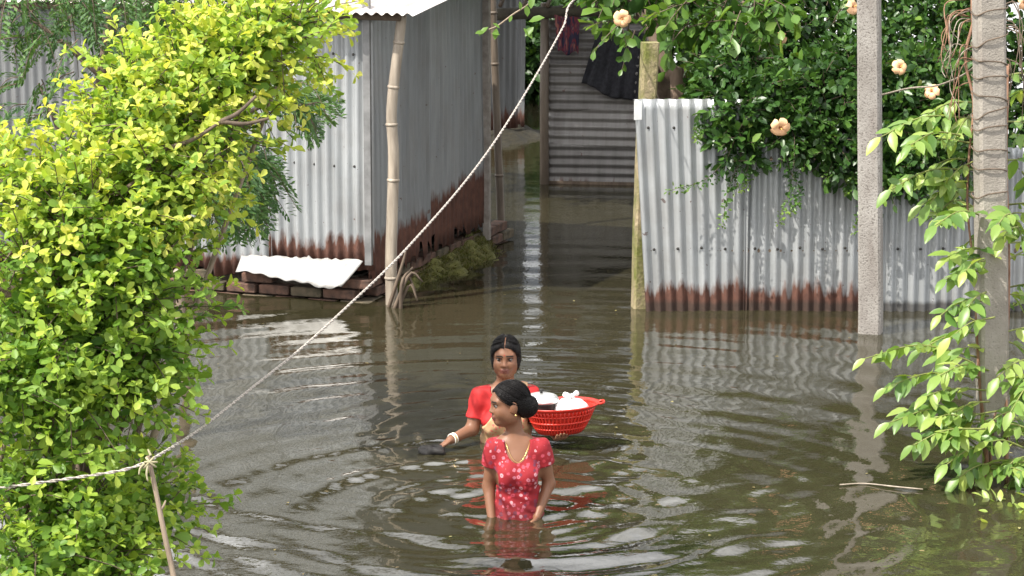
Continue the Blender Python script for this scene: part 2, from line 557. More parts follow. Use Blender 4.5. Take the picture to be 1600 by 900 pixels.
    for j in range(ny):
        t = j / (ny - 1)
        for i in range(nx):
            s = i / (nx - 1)
            a = .05 + s * .94
            rip = .3 * math.sin(a * 82.67)
            out = .025 + .115 * t * (.75 + .25 * math.sin(s * 2.6))
            top = .285 + .022 * max(0., math.sin(a * 82.67 + 1.)) * (.5 + .5 * math.sin(a * 31)) * max(0, math.sin(a * 12.7 + 2)) + .02 * (1 - s) + .006 * math.sin(a * 57 + 2 * math.sin(a * 23))
            low = .135 + .045 * s - .05 * math.exp(-((s - .18) / .16) ** 2) + .012 * math.sin(s * 9) + .006 * math.sin(s * 43)
            z = top + (low - top) * (t ** .9) + .004 * rip * (1 - t)
            sh = .10 * t * (1 - s) ** 6 * -1
            V.append(C0 + LEFT * (a + .13 * t * (1 - s) ** 2) - SIDE * (out + .004 * rip) + Z3 * z); W.append((a, z + 2, -1))
    F = [(j * nx + i, j * nx + i + 1, (j + 1) * nx + i + 1, (j + 1) * nx + i) for j in range(ny - 1) for i in range(nx - 1)]
    me = mesh_from('bent_flashing', V, F, tin_material('bare_tin', (.27, .26, .25), (.46, .455, .44), .15, .5))
    attr(me, 'wall', W, 3); attr(me, 'tone', np.ones(len(V)))
    o = put('bent_flashing', me, root); o['label'] = 'bright white tin lip bent outwards'
    md = o.modifiers.new('t', 'SOLIDIFY'); md.thickness = .003


make_shed()

# mossy bank along the shed's side wall
def make_bank():
    nx, ny = 60, 26
    V = []
    for j in range(ny):
        t = j / (ny - 1)
        for i in range(nx):
            s = i / (nx - 1)
            along = .45 + s * (SIDE_LEN - .42)
            wide = (.13 + .20 * math.sin(min(1, s * 1.1) * 2.5)) * (1 + .2 * math.sin(s * 17))
            h = (.05 + .13 * s) * (1 - t) ** 1.2 - .06 * t + .018 * math.sin(s * 31 + t * 9) + .012 * math.sin(s * 53 - t * 21)
            V.append(C0 + SIDE * along - LEFT * (wide * t - .05) + Z3 * h)
    F = [(j * nx + i, j * nx + i + 1, (j + 1) * nx + i + 1, (j + 1) * nx + i) for j in range(ny - 1) for i in range(nx - 1)]
    M = Mat('moss', .95)
    n = M.noise(M.obj(), 22, 6, .7)
    M.color(M.ramp(n, [(.3, (.07, .065, .02)), (.55, (.13, .13, .03)), (.75, (.22, .18, .08))]))
    M.bump(n, .03)
    tag(put('mossy_bank', mesh_from('mossy_bank', V, F, M.m)), kind='structure')
    r = np.random.default_rng(5)
    BV, BF, T = [], [], []
    for k in range(4200):
        s = r.uniform(0, 1); t = r.beta(1.2, 1.5) * .8
        along = .45 + s * (SIDE_LEN - .42)
        wide = (.13 + .20 * math.sin(min(1, s * 1.1) * 2.5))
        h = (.05 + .13 * s) * (1 - t) ** 1.2 - .06 * t
        p = C0 + SIDE * along - LEFT * (wide * t - .05) + Z3 * h
        d = norm(np.array([r.normal() * .7, r.normal() * .7, 1.0])); L = r.uniform(.015, .05) * (1.8 if r.random() < .05 else 1)
        sd = norm(np.cross(d, r.normal(size=3))) * .003
        b = len(BV)
        BV += [p - sd, p + sd, p + d * L * .6 + sd * .6 + np.array([0, 0, -.002]), p + d * L + np.array([0, 0, -.01])]
        BF.append((b, b + 1, b + 2)); BF.append((b, b + 2, b + 3)); T += [r.random()] * 4
    me = mesh_from('grass', BV, np.array(BF), leaf_material('moss_grass', [(0, (.05, .055, .012)), (.6, (.10, .11, .02)), (1, (.20, .16, .08))]))
    attr(me, 'tint', T)
    tag(put('grass', me), 'short olive grass and moss along the shed side wall', 'grass', kind='stuff')


make_bank()

# ------------------------------------------------------------------ poles of bamboo and stakes
def bamboo_material(name, c0, c1):
    M = Mat(name, .5)
    n = M.noise(M.mapping(M.obj(), (1, 1, .15)), 26, 5)
    M.color(M.ramp(n, [(.3, c0), (.7, c1)]))
    return M.m


BAMBOO = bamboo_material('bamboo', (.19, .155, .12), (.40, .34, .27))
BAMBOO_DK = bamboo_material('bamboo_dark', (.10, .075, .055), (.19, .15, .115))


def bamboo(name, pts, r0, r1, label, mat, nodes=7):
    P = curve(pts, 40)
    root = empty(name, P[0], label, 'pole')
    rad = np.linspace(r0, r1, 40)
    m = MB(); m.tube(P, rad, 12)
    put('culm', m.mesh('culm', mat), root)
    for k in range(1, nodes):
        i = int(40 * (k + .3 * math.sin(k * 5)) / nodes)
        if i >= 39: continue
        m = MB(); d = norm(P[i + 1] - P[i])
        m.tube([P[i] - d * .012, P[i] - d * .004, P[i] + d * .004, P[i] + d * .012], np.array([1.0, 1.14, 1.14, 1.0]) * rad[i] * 1.01, 12)
        put('node', m.mesh('node', mat), root)
    return root


yb = G(613, 476)[1]
bamboo('bamboo_pole', [G(612, 478) - Z3 * .8, G(612, 476), YP(611, 400, yb), YP(615, 250, yb), YP(612, 170, yb), YP(624, 60, yb), YP(628, 24, yb)],
       .044, .034, 'pale crooked bamboo pole propped at the front corner of the tin shed', BAMBOO)
yb2 = G(783, 366)[1]
bamboo('bamboo_pole', [G(783, 368) - Z3 * .8, G(783, 366), YP(779, 250, yb2), YP(774, 120, yb2), YP(771, 40, yb2), YP(769, -10, yb2)],
       .031, .03, 'thin dark bamboo pole standing in the passage right of the shed', BAMBOO_DK, 5)

# broken twigs caught at the foot of the pole
m = MB()
for a, b, c in (((604, 462), (628, 415), (634, 392)), ((612, 455), (640, 428), (660, 440)), ((620, 450), (634, 430), (650, 455)), ((626, 456), (628, 440), (645, 418)), ((618, 462), (640, 445), (652, 470))):
    q = [YP(*p, yb - .12 + rng.normal() * .04) for p in (a, b, c)]
    q[0][2] = -.05
    m.tube(curve(q, 8), np.linspace(.016, .006, 8), 5)
tag(put('driftwood', m.mesh('driftwood', BARK)), 'tangle of dark broken twigs caught at the foot of the pale bamboo', 'driftwood')

# stake among the leaves, left
ys_ = G(292, 605)[1]
st = empty('wooden_stake', G(292, 605), 'short pale wooden stake standing in the water beside the yellow green shrub', 'stake')
m = MB(); m.tube(curve([G(294, 606) - Z3 * .8, G(293, 604), YP(288, 560, ys_), YP(281, 480, ys_), YP(278, 425, ys_)], 14), np.linspace(.037, .030, 14), 9)
put('shaft', m.mesh('shaft', BARK_PALE), st)
m = MB(); m.tube([YP(278, 427, ys_), YP(277.5, 423, ys_), YP(277, 420, ys_)], [.031, .030, .016], 9); put('cut_end', m.mesh('cut_end', BAMBOO), st)

# ------------------------------------------------------------------ gate, beam and back shed across the passage
gl, gr = G(852, 286), G(1003, 289)
gax = norm(gr - gl); gw = float(np.linalg.norm(gr - gl)); gn = np.cross(gax, Z3)


def make_gate():
    root = empty('tin_gate', gl, 'horizontal rusty corrugated tin gate across the passage behind the pillar', 'gate')
    z = .0
    for k, (h, t, mt) in enumerate(((.37, .62, TIN_OLD), (.36, .8, TIN_OLD), (.42, .62, TIN_OLD), (.42, .55, TIN_OLD))):  # tones lowered: the gate's shade is put into the sheet colour
        corrugated('sheet', gl + Z3 * z + gn * .012 * (k % 2) + gax * .02, gax, Z3 + gn * (-.02 if k % 2 else .03), gw - .02, h, root, mt, pitch=.08, amp=.0125, horiz=True,
                   tone=t, u0=60 + 5 * k, nrm=gn, vscale=1.0 + z, warp=.006, rust=1.0 + [.02, .1, -1, -1][k])
        z += h - .035
    m = MB(); m.tube([gl - Z3 * .8 - gn * -.05, gl + Z3 * .8 + gn * .05 - gax * .005, gl + Z3 * 1.62 + gn * .05], [.043, .041, .04], 10)
    put('post', m.mesh('post', BAMBOO_DK), root)
    m = MB(); m.tube([gr + gn * -.06 + Z3 * -.8, gr + gn * -.06 + Z3 * 1.62], .04, 8)
    put('post', m.mesh('post', BAMBOO_DK), root)
    m = MB(); m.box((gl + gr) / 2 + Z3 * .0 + gn * .03, gw, .03, .05, np.stack([gax, gn, Z3], 1))
    put('bottom_rail', m.mesh('bottom_rail', BARK), root)
    m = MB(); m.tube([gl + Z3 * 1.5 - gax * .75 + gn * .08, gl + Z3 * 1.56 + gax * .4 + gn * .08, gr + Z3 * 1.60 + gax * .1 + gn * .08], .055, 9)
    put('top_beam', m.mesh('top_beam', plain('dark_beam', (.035, .03, .022), (.075, .065, .045), 12, .9, bump=.01)), root)
    for k in range(9):                                                      # rafters of a small lean-to over the beam
        p = gl + gax * (-.6 + k * .21) + Z3 * 1.6 + gn * .12
        mm = MB(); mm.tube([p, p - gn * .7 + Z3 * .16], .02, 6); put('rafter', mm.mesh('rafter', BARK), root)


make_gate()


def cloth(name, corners, mat, label, nx=34, ny=26, fold=.018, nf=5, seed=0, sag=.03):
    """corners: tl, tr, br, bl in world coordinates"""
    tl, tr, br, bl = [np.asarray(c, float) for c in corners]
    r = np.random.default_rng(seed); ph = r.uniform(0, 6, 8)
    V = []
    for j in range(ny):
        t = j / (ny - 1)
        for i in range(nx):
            s = i / (nx - 1)
            p = (tl * (1 - s) + tr * s) * (1 - t) + (bl * (1 - s) + br * s) * t
            f = fold * (.35 + .65 * t) * (math.sin(s * nf * 6.28 + ph[0] + t * 1.5) + .5 * math.sin(s * nf * 11 + ph[1] - t * 2) + .4 * math.sin(t * 7 + s * 5 + ph[2]))
            V.append(p + gn * f - Z3 * sag * math.sin(math.pi * s) * (1 - t) + Z3 * .02 * t * math.sin(s * 9 + ph[3]))
    F = [(j * nx + i, j * nx + i + 1, (j + 1) * nx + i + 1, (j + 1) * nx + i) for j in range(ny - 1) for i in range(nx - 1)]
    o = put(name, mesh_from(name, V, F, mat))
    md = o.modifiers.new('t', 'SOLIDIFY'); md.thickness = .004
    tag(o, label, 'cloth')
    return o


gy = gl[1] - .14
cloth('hanging_cloth', [YP(936, 42, gy), YP(1010, 52, gy), YP(1002, 166, gy), YP(908, 132, gy)], plain('black_cloth', (.012, .012, .016), (.03, .03, .038), 30, .85),
      'large black cloth hung over the top of the tin gate', seed=2)
M_ = Mat('printed_cloth', .85)
M_.color(M_.ramp(M_.noise(M_.mapping(M_.obj(), (14, 3, 3)), 2.2, 2), [(.42, (.025, .022, .05)), (.5, (.20, .03, .04)), (.56, (.03, .025, .055)), (.62, (.28, .10, .08))]))
cloth('hanging_cloth', [YP(866, 22, gy), YP(906, 20, gy), YP(904, 84, gy), YP(872, 82, gy)], M_.m, 'small dark red and navy cloth hanging beside the gate post', 20, 16, .012, 3, 4)
# wire loop on the cloth
m = MB(); m.tube(curve([YP(938, 44, gy - .03), YP(946, 62, gy - .05), YP(930, 78, gy - .05), YP(926, 96, gy - .05)], 16), .006, 6)
tag(put('wire', m.mesh('wire', plain('grey_wire', (.35, .35, .34), (.45, .45, .44), 30, .5))), 'short grey wire hanging over the black cloth', 'wire')

# back shed glimpsed at the end of the passage
bs0, bs1 = G(740, 222, .0), G(822, 214, .0)
bax = norm(bs1 - bs0); bn = np.cross(bax, Z3)
bk = empty('back_shed', bs0, 'shaded grey tin shed glimpsed at the end of the passage', 'shed')
for k in range(2):
    corrugated('wall_sheet', bs0 + bax * (.42 * k - .3) + Z3 * .1, bax, Z3, .44 + .0, 2.0, bk, TIN_GREY, tone=.55, u0=90 + k * 2, amp=.008, nrm=bn, rust=.3)  # low tone puts the shade of the passage into the tin
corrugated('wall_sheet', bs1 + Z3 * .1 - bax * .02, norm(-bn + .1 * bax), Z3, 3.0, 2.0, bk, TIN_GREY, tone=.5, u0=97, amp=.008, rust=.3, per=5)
corrugated('roof_sheet', bs0 - bax * .6 + bn * 1.0 + Z3 * 1.95, bax, norm(-bn + .12 * Z3), 1.42, 4.0, bk, TIN_OLD, tone=.8, vscale=1., u0=99)  # eave stretched forward, out of view, to keep the wall in shade
m = MB()
bb0 = G(742, 245, .0)
nx, ny = 24, 10
V = []
for j in range(ny):
    for i in range(nx):
        s, t = i / (nx - 1), j / (ny - 1)
        V.append(bs0 + bax * (-.4 + s * 1.55) + bn * (.75 * t - .1) + Z3 * (.09 * (1 - t) ** .8 - .08 * t + .03 * math.sin(s * 13 + t * 5) + .02 * math.sin(s * 29)))
F = [(j * nx + i, j * nx + i + 1, (j + 1) * nx + i + 1, (j + 1) * nx + i) for j in range(ny - 1) for i in range(nx - 1)]
tag(put('earth_bank', mesh_from('earth_bank', V, F, plain('dark_earth', (.012, .011, .006), (.03, .025, .014), 18, .95, bump=.03))), kind='structure')

# ------------------------------------------------------------------ mossy pillar and tin fence
FY = G(1010, 486)[1]
pb = G(1000, 480)
pl = empty('mossy_pillar', pb, 'slim mossy concrete pillar at the left end of the tin fence', 'pillar')
m = MB()
ptop = YP(1016, 66, pb[1] + .05)
Pp = curve([pb - Z3 * .8, pb, pb * .5 + ptop * .5 + np.array([-.01, 0, 0]), ptop], 14)
RR = rotz(.18)
V, F = [], []
for i, p in enumerate(Pp):
    for (a, b) in ((-1, -.75), (-.75, -1), (.75, -1), (1, -.75), (1, .75), (.75, 1), (-.75, 1), (-1, .75)):
        V.append(p + RR @ np.array([a * .056, b * .056, 0]) * (1 + .03 * math.sin(i * 2.1)))
for i in range(13):
    F += [(i * 8 + k, i * 8 + (k + 1) % 8, (i + 1) * 8 + (k + 1) % 8, (i + 1) * 8 + k) for k in range(8)]
F += [tuple(13 * 8 + k for k in range(8))]
M_ = Mat('mossy_concrete', .92)
n1 = M_.noise(M_.mapping(M_.obj(), (1, 1, .5)), 7, 6, .7); n2 = M_.noise(M_.obj(), 30, 5, .7)
cc = M_.mix(M_.ramp(n1, [(.38, 0.), (.6, 1.)]), (.34, .27, .17), (.13, .14, .03))
cc = M_.mix(M_.ramp(n2, [(.5, 0.), (.8, .8)]), cc, (.05, .045, .025))
M_.color(cc); M_.bump(n2, .012)
put('shaft', mesh_from('shaft', V, F, M_.m, False), pl)
for zz, s_ in ((.42, 1.0), (.75, 1.0), (1.1, 1.0)):
    c = Pp[0] + (Pp[-1] - Pp[0]) * ((zz + .8) / (Pp[-1][2] + .8))
    m = MB(); th = np.linspace(0, 2 * math.pi, 25)
    m.tube([c + np.array([math.cos(a) * .072, math.sin(a) * .072, .006 * math.sin(2 * a)]) for a in th], .004, 5, False)
    put('wire_tie', m.mesh('wire_tie', BARK), pl)

fence = empty('tin_fence', (G(1012, 486)), 'pale corrugated tin fence with rusty foot below the dark hedge', 'fence')
FX0 = G(1011, 486)[0]
secs = [(.665, 1.475, .20, 1.0, .10), (.83, 1.24, .19, .97, .0), (.85, 1.16, -.3, .93, .0), (.85, 1.14, -.3, .9, 0.), (.85, 1.12, .1, .9, 0.), (.85, 1.1, .1, .88, 0.), (.85, 1.12, .1, .9, 0.)]
pos = 0.
for k, (w, h, ru, to, shr) in enumerate(secs):
    o = np.array([FX0 + pos, FY + (.006 if k % 2 else 0), -.12])
    ob, (fn, nr) = corrugated('sheet', o, (1, 0, 0), Z3, w + .025, h + .12, fence, TIN, rust=ru, tone=to, u0=120 + 4 * k, left_shear=shr, warp=.005, phase=.03 * k, rows=22)
    zs = [.44] + ([1.28] if k == 0 else [])
    for zz in zs:
        for j in range(int(w / .155)):
            screw(ob, fn(.075 + j * .1555, zz + .12 + rng.normal() * .006) + nr * .011, nr)
    pos += w
# bent corner of the first sheet and rails behind
m = MB(); m.box(np.array([FX0 - .075, FY - .02, 1.40]), .055, .006, .13, rotz(.3)); o = put('bent_corner', m.mesh('bent_corner', plain('bare_tin_corner', (.66, .67, .66), (.76, .77, .76), 9, .5, .1), False), fence)
for zz in (.42, 1.06):
    m = MB(); m.tube([(FX0 + .02, FY + .045, zz), (FX0 + pos, FY + .045, zz)], .025, 8); put('rail', m.mesh('rail', BARK), fence)
for k in range(4):
    m = MB(); m.tube([(FX0 + .6 + k * 1.1, FY + .10, -.8), (FX0 + .6 + k * 1.1, FY + .10, 1.12)], .035, 8); put('post', m.mesh('post', BARK), fence)

# ------------------------------------------------------------------ concrete poles
def concrete_material(name, seed, pits, c0, c1):
    M = Mat(name, .9)
    o = M.obj()
    v = M.mapping(o, (1, 1, .8)); 
    n1 = M.noise(v, 5 + seed, 5, .6); n2 = M.noise(o, 85, 3, .6); n3 = M.noise(M.mapping(o, (1, 1, .22)), 13, 4)
    c = M.mix(M.ramp(n1, [(.3, 0.), (.7, 1.)]), c0, c1)
    c = M.mix(M.ramp(n3, [(.5, 0.), (.8, .6)]), c, (.16, .13, .115))
    c = M.mix(M.ramp(n2, [(pits - .02, 0.), (pits + .10, 1.)]), c, (.12, .105, .092))
    M.color(c); M.bump(M.math('SUBTRACT', 1., n2), .006)
    return M.m


def concrete_pole(base, top, w0, w1, yaw, label, mat):
    root = empty('concrete_pole', base, label, 'pole', 'square concrete poles')
    n = 24
    ring = ((-1, -.8), (-.8, -1), (.8, -1), (1, -.8), (1, .8), (.8, 1), (-.8, 1), (-1, .8))
    V, F = [], []
    r = np.random.default_rng(int(base[0] * 100))
    for i in range(n):
        t = i / (n - 1)
        p = base * (1 - t) + top * t
        if i == 0: p = p - Z3 * .8
        w = (w0 * (1 - t) + w1 * t) / 2
        for a, b in ring:
            V.append(p + rotz(yaw) @ np.array([a * w, b * w, 0]) * (1 + r.normal() * .008))
    for i in range(n - 1):
        F += [(i * 8 + k, i * 8 + (k + 1) % 8, (i + 1) * 8 + (k + 1) % 8, (i + 1) * 8 + k) for k in range(8)]
    F.append(tuple((n - 1) * 8 + k for k in range(8)))
    put('shaft', mesh_from('shaft', V, F, mat, False), root)
    m = MB(); m.box(top + Z3 * .02, w1 * 1.1, w1 * 1.1, .04, rotz(yaw)); put('cap', m.mesh('cap', mat, False), root)
    return root


b1 = G(1361, 520); t1 = YP(1358, 0, b1[1]); t1 = b1 + (t1 - b1) * 1.75
concrete_pole(b1, t1, .150, .140, -.26, 'speckled grey concrete pole standing in water just in front of the tin fence', concrete_material('pitted_concrete', 0, .56, (.225, .205, .185), (.33, .31, .285)))
b2 = G(1552, 735); t2 = YP(1545, 0, b2[1]); t2 = b2 + (t2 - b2) * 1.5
concrete_pole(b2, t2, .150, .148, .12, 'smoother concrete pole wrapped with dry vines among the large bright leaves', concrete_material('smooth_concrete', 2, .64, (.235, .21, .18), (.34, .31, .27)))

# ------------------------------------------------------------------ foliage
def leaf_shape(kind):
    if kind == 'obovate':       # rounded, widest past the middle
        y = [0, .22, .5, .78, 1.0]; w = [.02, .15, .27, .27, .0]; cup, droop = .10, .10
    elif kind == 'oval':
        y = [0, .3, .65, 1.0]; w = [.02, .24, .24, 0.]; cup, droop = .07, .08
    elif kind == 'lance':
        y = [0, .15, .4, .68, .88, 1.0]; w = [.015, .15, .235, .185, .075, 0.]; cup, droop = .06, .22
    else:                       # small leaflet
        y = [0, .5, 1.0]; w = [.03, .2, 0.]; cup, droop = .02, .03
    n = len(y)
    V = [(0, yy, -droop * yy * yy) for yy in y]
    V += [(-w[i], y[i] + .02, -droop * y[i] ** 2 + cup * w[i] / max(w)) for i in range(n - 1)]
    V += [(w[i], y[i] + .02, -droop * y[i] ** 2 + cup * w[i] / max(w)) for i in range(n - 1)]
    F = []
    for side in (0, 1):
        o = n + side * (n - 1)
        for i in range(n - 2):
            f = [(i, i + 1, o + i + 1), (i, o + i + 1, o + i)]
            F += [t[::-1] if side == 1 else t for t in f]
        t = (n - 2, n - 1, o + n - 2); F.append(t[::-1] if side == 1 else t)
    return np.array(V, float), np.array(F)


def frames(dirs, ups):
    y = norm(dirs); x = norm(np.cross(y, ups)); z = np.cross(x, y)
    return np.stack([x, y, z], -1)          # columns


def leaf_mesh(name, LV, LF, P, R, S, T, mat, smooth=True):
    V = np.einsum('nij,vj->nvi', R * S[:, None, None], LV) + P[:, None, :]
    nv = len(LV)
    F = (LF[None] + (np.arange(len(P)) * nv)[:, None, None]).reshape(-1, 3)
    me = mesh_from(name, V.reshape(-1, 3), F, mat, smooth)
    attr(me, 'tint', np.repeat(T, nv))
    return me


def leaves_into(root, LV, LF, P, R, S, T, mat, nparts=300, partname='leaf', crown='crown', buckets=6, prefer=None):
    """the leaves that show largest become parts, the rest one mass"""
    score = np.linalg.norm(P - np.array([0, 0, CAM_H]), axis=1) - S * 6 if prefer is None else prefer
    order = np.argsort(score)
    sel = order[:nparts]; rest = order[nparts:]
    tm = []
    for k in range(buckets):
        me = mesh_from(partname, LV, LF, mat); attr(me, 'tint', np.full(len(LV), (k + .5) / buckets)); tm.append(me)
    for i in sel:
        M4 = Matrix.Identity(4)
        for a in range(3):
            for b in range(3): M4[a][b] = R[i, a, b] * S[i]
        M4.translation = Vector(P[i])
        put(partname, tm[min(buckets - 1, int(T[i] * buckets))], root, M4)
    if len(rest):
        o = put(crown, leaf_mesh(crown, LV, LF, P[rest], R[rest], S[rest], T[rest], mat), root)
        o['kind'] = 'stuff'


def sprays(blobs, n_sprays, per, leaf, seed, spread=.05, twig=.22, out=.9, upb=.5, shell=.55, flat=.6, hang=0., size_var=.38, tip_tint=.5, base_tint=.35, rosette=0, clump=0., planar=False):
    """leafy twigs through ellipsoids (centre, radii): returns leaves and twig paths"""
    r = np.random.default_rng(seed)
    vol = np.array([np.prod(b[1]) ** .75 for b in blobs]); pick = r.choice(len(blobs), n_sprays, p=vol / vol.sum())
    P, Dr, Up, S, T, tw = [], [], [], [], [], []
    for b in pick:
        c, rad = blobs[b]
        d = norm(r.normal(size=3)); q = r.random() ** (1 / 3) * (1 - shell) + shell * r.random() ** .35
        p = c + d * rad * q
        if clump > 0:
            nz = math.sin(p[0] * 7.1 + 1.3 * math.sin(p[2] * 5)) + math.sin(p[2] * 9.3 + p[0] * 3.1) + math.sin(p[1] * 8 + p[2] * 4.7 + p[0] * 5.3)
            if nz < -clump and r.random() < .85: continue
        dr = norm(out * d + upb * Z3 + r.normal(size=3) * .45 - hang * Z3)
        L = twig * r.uniform(.6, 1.3)
        side = norm(np.cross(dr, r.normal(size=3)))
        age = r.random()
        pts = [p - dr * L * .4, p + dr * L * .1, p + dr * L * .6 + Z3 * (-.06 * L), p + dr * L - Z3 * .16 * L]
        tw.append(pts)
        for k in range(per):
            t = (k + .5) / per
            pos = p + dr * L * (t * 1.35 - .35) - Z3 * .16 * L * t * t
            a = k * 2.4
            sd = side * math.cos(a) + np.cross(dr, side) * math.sin(a)
            if planar:
                hz = norm(np.cross(dr, Z3) + side * .35); sd = hz * (1 if k % 2 else -1)
            ld = norm(dr * (.35 + .9 * t * t) + sd * (1.0 - .5 * t) + r.normal(size=3) * .25 - hang * .6 * Z3)
            P.append(pos); Dr.append(ld); Up.append(norm(Z3 * flat + r.normal(size=3) * .5 + d * .25)); S.append(leaf * (1 + size_var * r.normal()) * (1 - .25 * t * (k == per - 1)))
            T.append(np.clip(base_tint * age + tip_tint * t + r.normal() * .10, 0, .999))
        tip = p + dr * L - Z3 * .16 * L
        for k in range(rosette):
            a = k * 2 * math.pi / rosette + age * 6
            ld = norm(dr * .55 + side * math.cos(a) + np.cross(dr, side) * math.sin(a))
            P.append(tip); Dr.append(ld); Up.append(norm(dr * .6 + Z3 * .6 + r.normal(size=3) * .2)); S.append(leaf * r.uniform(.75, 1.15)); T.append(np.clip(base_tint * age + tip_tint + r.normal() * .08, 0, .999))
    return np.array(P), frames(np.array(Dr), np.array(Up)), np.clip(np.array(S), leaf * .4, leaf * 1.7), np.array(T), tw


def twig_part(root, tws, mat, rad=.004, name='twigs'):
    m = MB()
    for t in tws: m.tube(t, np.linspace(rad, rad * .4, len(t)), 3, False)
    o = put(name, m.mesh(name, mat), root); o['kind'] = 'stuff'


def blob(px, py, rx, ry, depth, rd, s=None):
    s = FPX / depth
    return (D(px, py, depth), np.array([rx / s, rd, ry / s]))


# ---- yellow green shrub, foreground left
SHRUB = leaf_material('shrub_leaf', [(0, (.07, .16, .03)), (.35, (.16, .29, .045)), (.65, (.33, .46, .07)), (.85, (.50, .57, .10)), (1, (.62, .62, .14))], .46, .45, 1.3, .35)


def make_shrub():
    base = G(40, 905); base[2] = 0
    root = empty('shrub', base, 'large yellow green shrub with rounded leaves filling the left foreground', 'shrub')
    d = 11.7
    up = [(490, 30, 30, 20, d + .5), (440, 48, 50, 24, d + .4), (370, 75, 50, 28, d + .4), (310, 118, 56, 28, d + .3), (385, 118, 44, 30, d + .3), (425, 88, 34, 20, d + .4), (250, 175, 66, 32, d + .1), (335, 165, 56, 34, d + .2), (385, 212, 34, 18, d + .2), (180, 240, 60, 28, d),
          (270, 240, 66, 34, d), (310, 275, 40, 22, d), (70, 285, 50, 22, d - .1), (130, 325, 80, 36, d - .2), (235, 325, 60, 34, d - .1), (30, 385, 64, 44, d - .3), (-20, 285, 36, 20, d - .1), (230, 112, 20, 14, d + .2)]
    lo = [(185, 395, 70, 40, d - .2), (265, 400, 34, 34, d - .1), (80, 445, 80, 48, d - .3), (210, 465, 64, 36, d - .2), (290, 480, 26, 28, d - .1), (110, 525, 80, 42, d - .3), (30, 575, 60, 56, d - .4), (270, 535, 32, 22, d - .1),
          (200, 555, 56, 28, d - .2), (130, 605, 60, 32, d - .3), (240, 610, 24, 22, d - .1), (40, 665, 60, 44, d - .4), (105, 690, 50, 28, d - .4), (30, 765, 60, 46, d - .5), (130, 770, 56, 32, d - .3), (230, 755, 32, 16, d + .1),
          (265, 800, 32, 18, d + .1), (210, 825, 40, 22, d), (80, 850, 80, 42, d - .5), (165, 855, 42, 32, d - .3), (30, 910, 60, 44, d - .5), (120, 920, 70, 34, d - .4), (190, 900, 26, 20, d - .2)]
    sh = lambda x: x - 22 * float(np.clip((x - 90) / 160, 0, 1))
    up = [(sh(b[0]),) + b[1:] for b in up]; lo = [(sh(b[0]),) + b[1:] for b in lo]
    A = [blob(b[0], b[1], b[2] * .9, b[3] * .9, b[4], .36) for b in up]; B = [blob(b[0], b[1], b[2] * .9, b[3] * .9, b[4], .36) for b in lo]
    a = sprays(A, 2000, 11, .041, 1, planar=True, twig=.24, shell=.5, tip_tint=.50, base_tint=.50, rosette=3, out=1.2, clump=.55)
    b = sprays(B, 2000, 11, .045, 2, planar=True, twig=.22, shell=.5, tip_tint=.36, base_tint=.36, upb=.25, rosette=3, out=1.2, clump=.45)  # lower leaves darker: greener growth, plus shade put into the tint
    LV, LF = leaf_shape('obovate')
    P, R, S, T = [np.concatenate([x, y]) for x, y in zip(a[:4], b[:4])]
    # single long shoots that break the outline
    r = np.random.default_rng(9)
    shoots = [((500, 60), (545, 20)), ((480, 90), (540, 105)), ((470, 60), (535, 55)), ((420, 180), (455, 160)), ((400, 220), (462, 235)), ((330, 330), (395, 318)), ((300, 500), (348, 500)), ((270, 760), (325, 770)),
              ((270, 820), (328, 832)), ((260, 800), (310, 800)), ((100, 220), (60, 195)), ((150, 190), (110, 130)), ((210, 120), (170, 90)), ((40, 240), (-10, 205)), ((270, 540), (322, 545)), ((430, 30), (460, 2)), ((250, 640), (300, 660)), ((300, 450), (340, 440)), ((300, 400), (345, 385)), ((200, 690), (240, 700))]
    tws = []
    for (p0, p1) in shoots:
        a0 = D(*p0, d + .1 + r.normal() * .1); a1 = D(*p1, d + .05 + r.normal() * .15)
        pts = curve([a0, (a0 + a1) / 2 + Z3 * .02, a1], 9); tws.append(pts)
        q = len(pts); L = np.linalg.norm(a1 - a0); n = int(10 + L * 60)
        dr = norm(a1 - a0); side = norm(np.cross(dr, Z3))
        pp, dd, uu, ss, tt = [], [], [], [], []
        for k in range(n):
            t = k / (n - 1); pos = a0 + (a1 - a0) * t + Z3 * .02 * math.sin(t * 3.1)
            sgn = 1 if k % 2 else -1
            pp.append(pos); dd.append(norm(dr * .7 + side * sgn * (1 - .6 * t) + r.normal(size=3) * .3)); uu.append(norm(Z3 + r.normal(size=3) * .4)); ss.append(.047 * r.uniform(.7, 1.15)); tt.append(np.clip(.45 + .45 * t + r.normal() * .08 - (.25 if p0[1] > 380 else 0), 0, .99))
        P = np.concatenate([P, pp]); R = np.concatenate([R, frames(np.array(dd), np.array(uu))]); S = np.concatenate([S, ss]); T = np.concatenate([T, tt])
    px = 800 + FPX * P[:, 0] / ((P - [0, 0, CAM_H]) @ FWD)
    py = 450 - FPX * ((P - [0, 0, CAM_H]) @ UPV) / ((P - [0, 0, CAM_H]) @ FWD)
    dist = (P - [0, 0, CAM_H]) @ FWD
    pref = dist - 3 * S + np.where((px < 8) | (py < 8) | (py > 892), 9., 0.)
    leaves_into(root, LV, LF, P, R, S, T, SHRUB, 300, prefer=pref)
    twig_part(root, a[4][::2] + b[4][::2] + tws, BARK, .004)
    # limbs
    stem = D(60, 1010, d); stem[2] = -.8
    for k, tgt in enumerate(A + B):
        if k % 2 and k > 3: continue
        e = tgt[0]; mid = stem * .45 + e * .55 + np.array([r.normal() * .08 - .22, r.normal() * .06, -.05])
        m = MB(); pts = curve([stem + np.array([r.normal() * .06, r.normal() * .06, 0]), mid, e], 14)
        m.tube(pts, np.linspace(.026, .006, 14), 7); put('branch', m.mesh('branch', BARK_PALE if k % 3 == 0 else BARK), root)
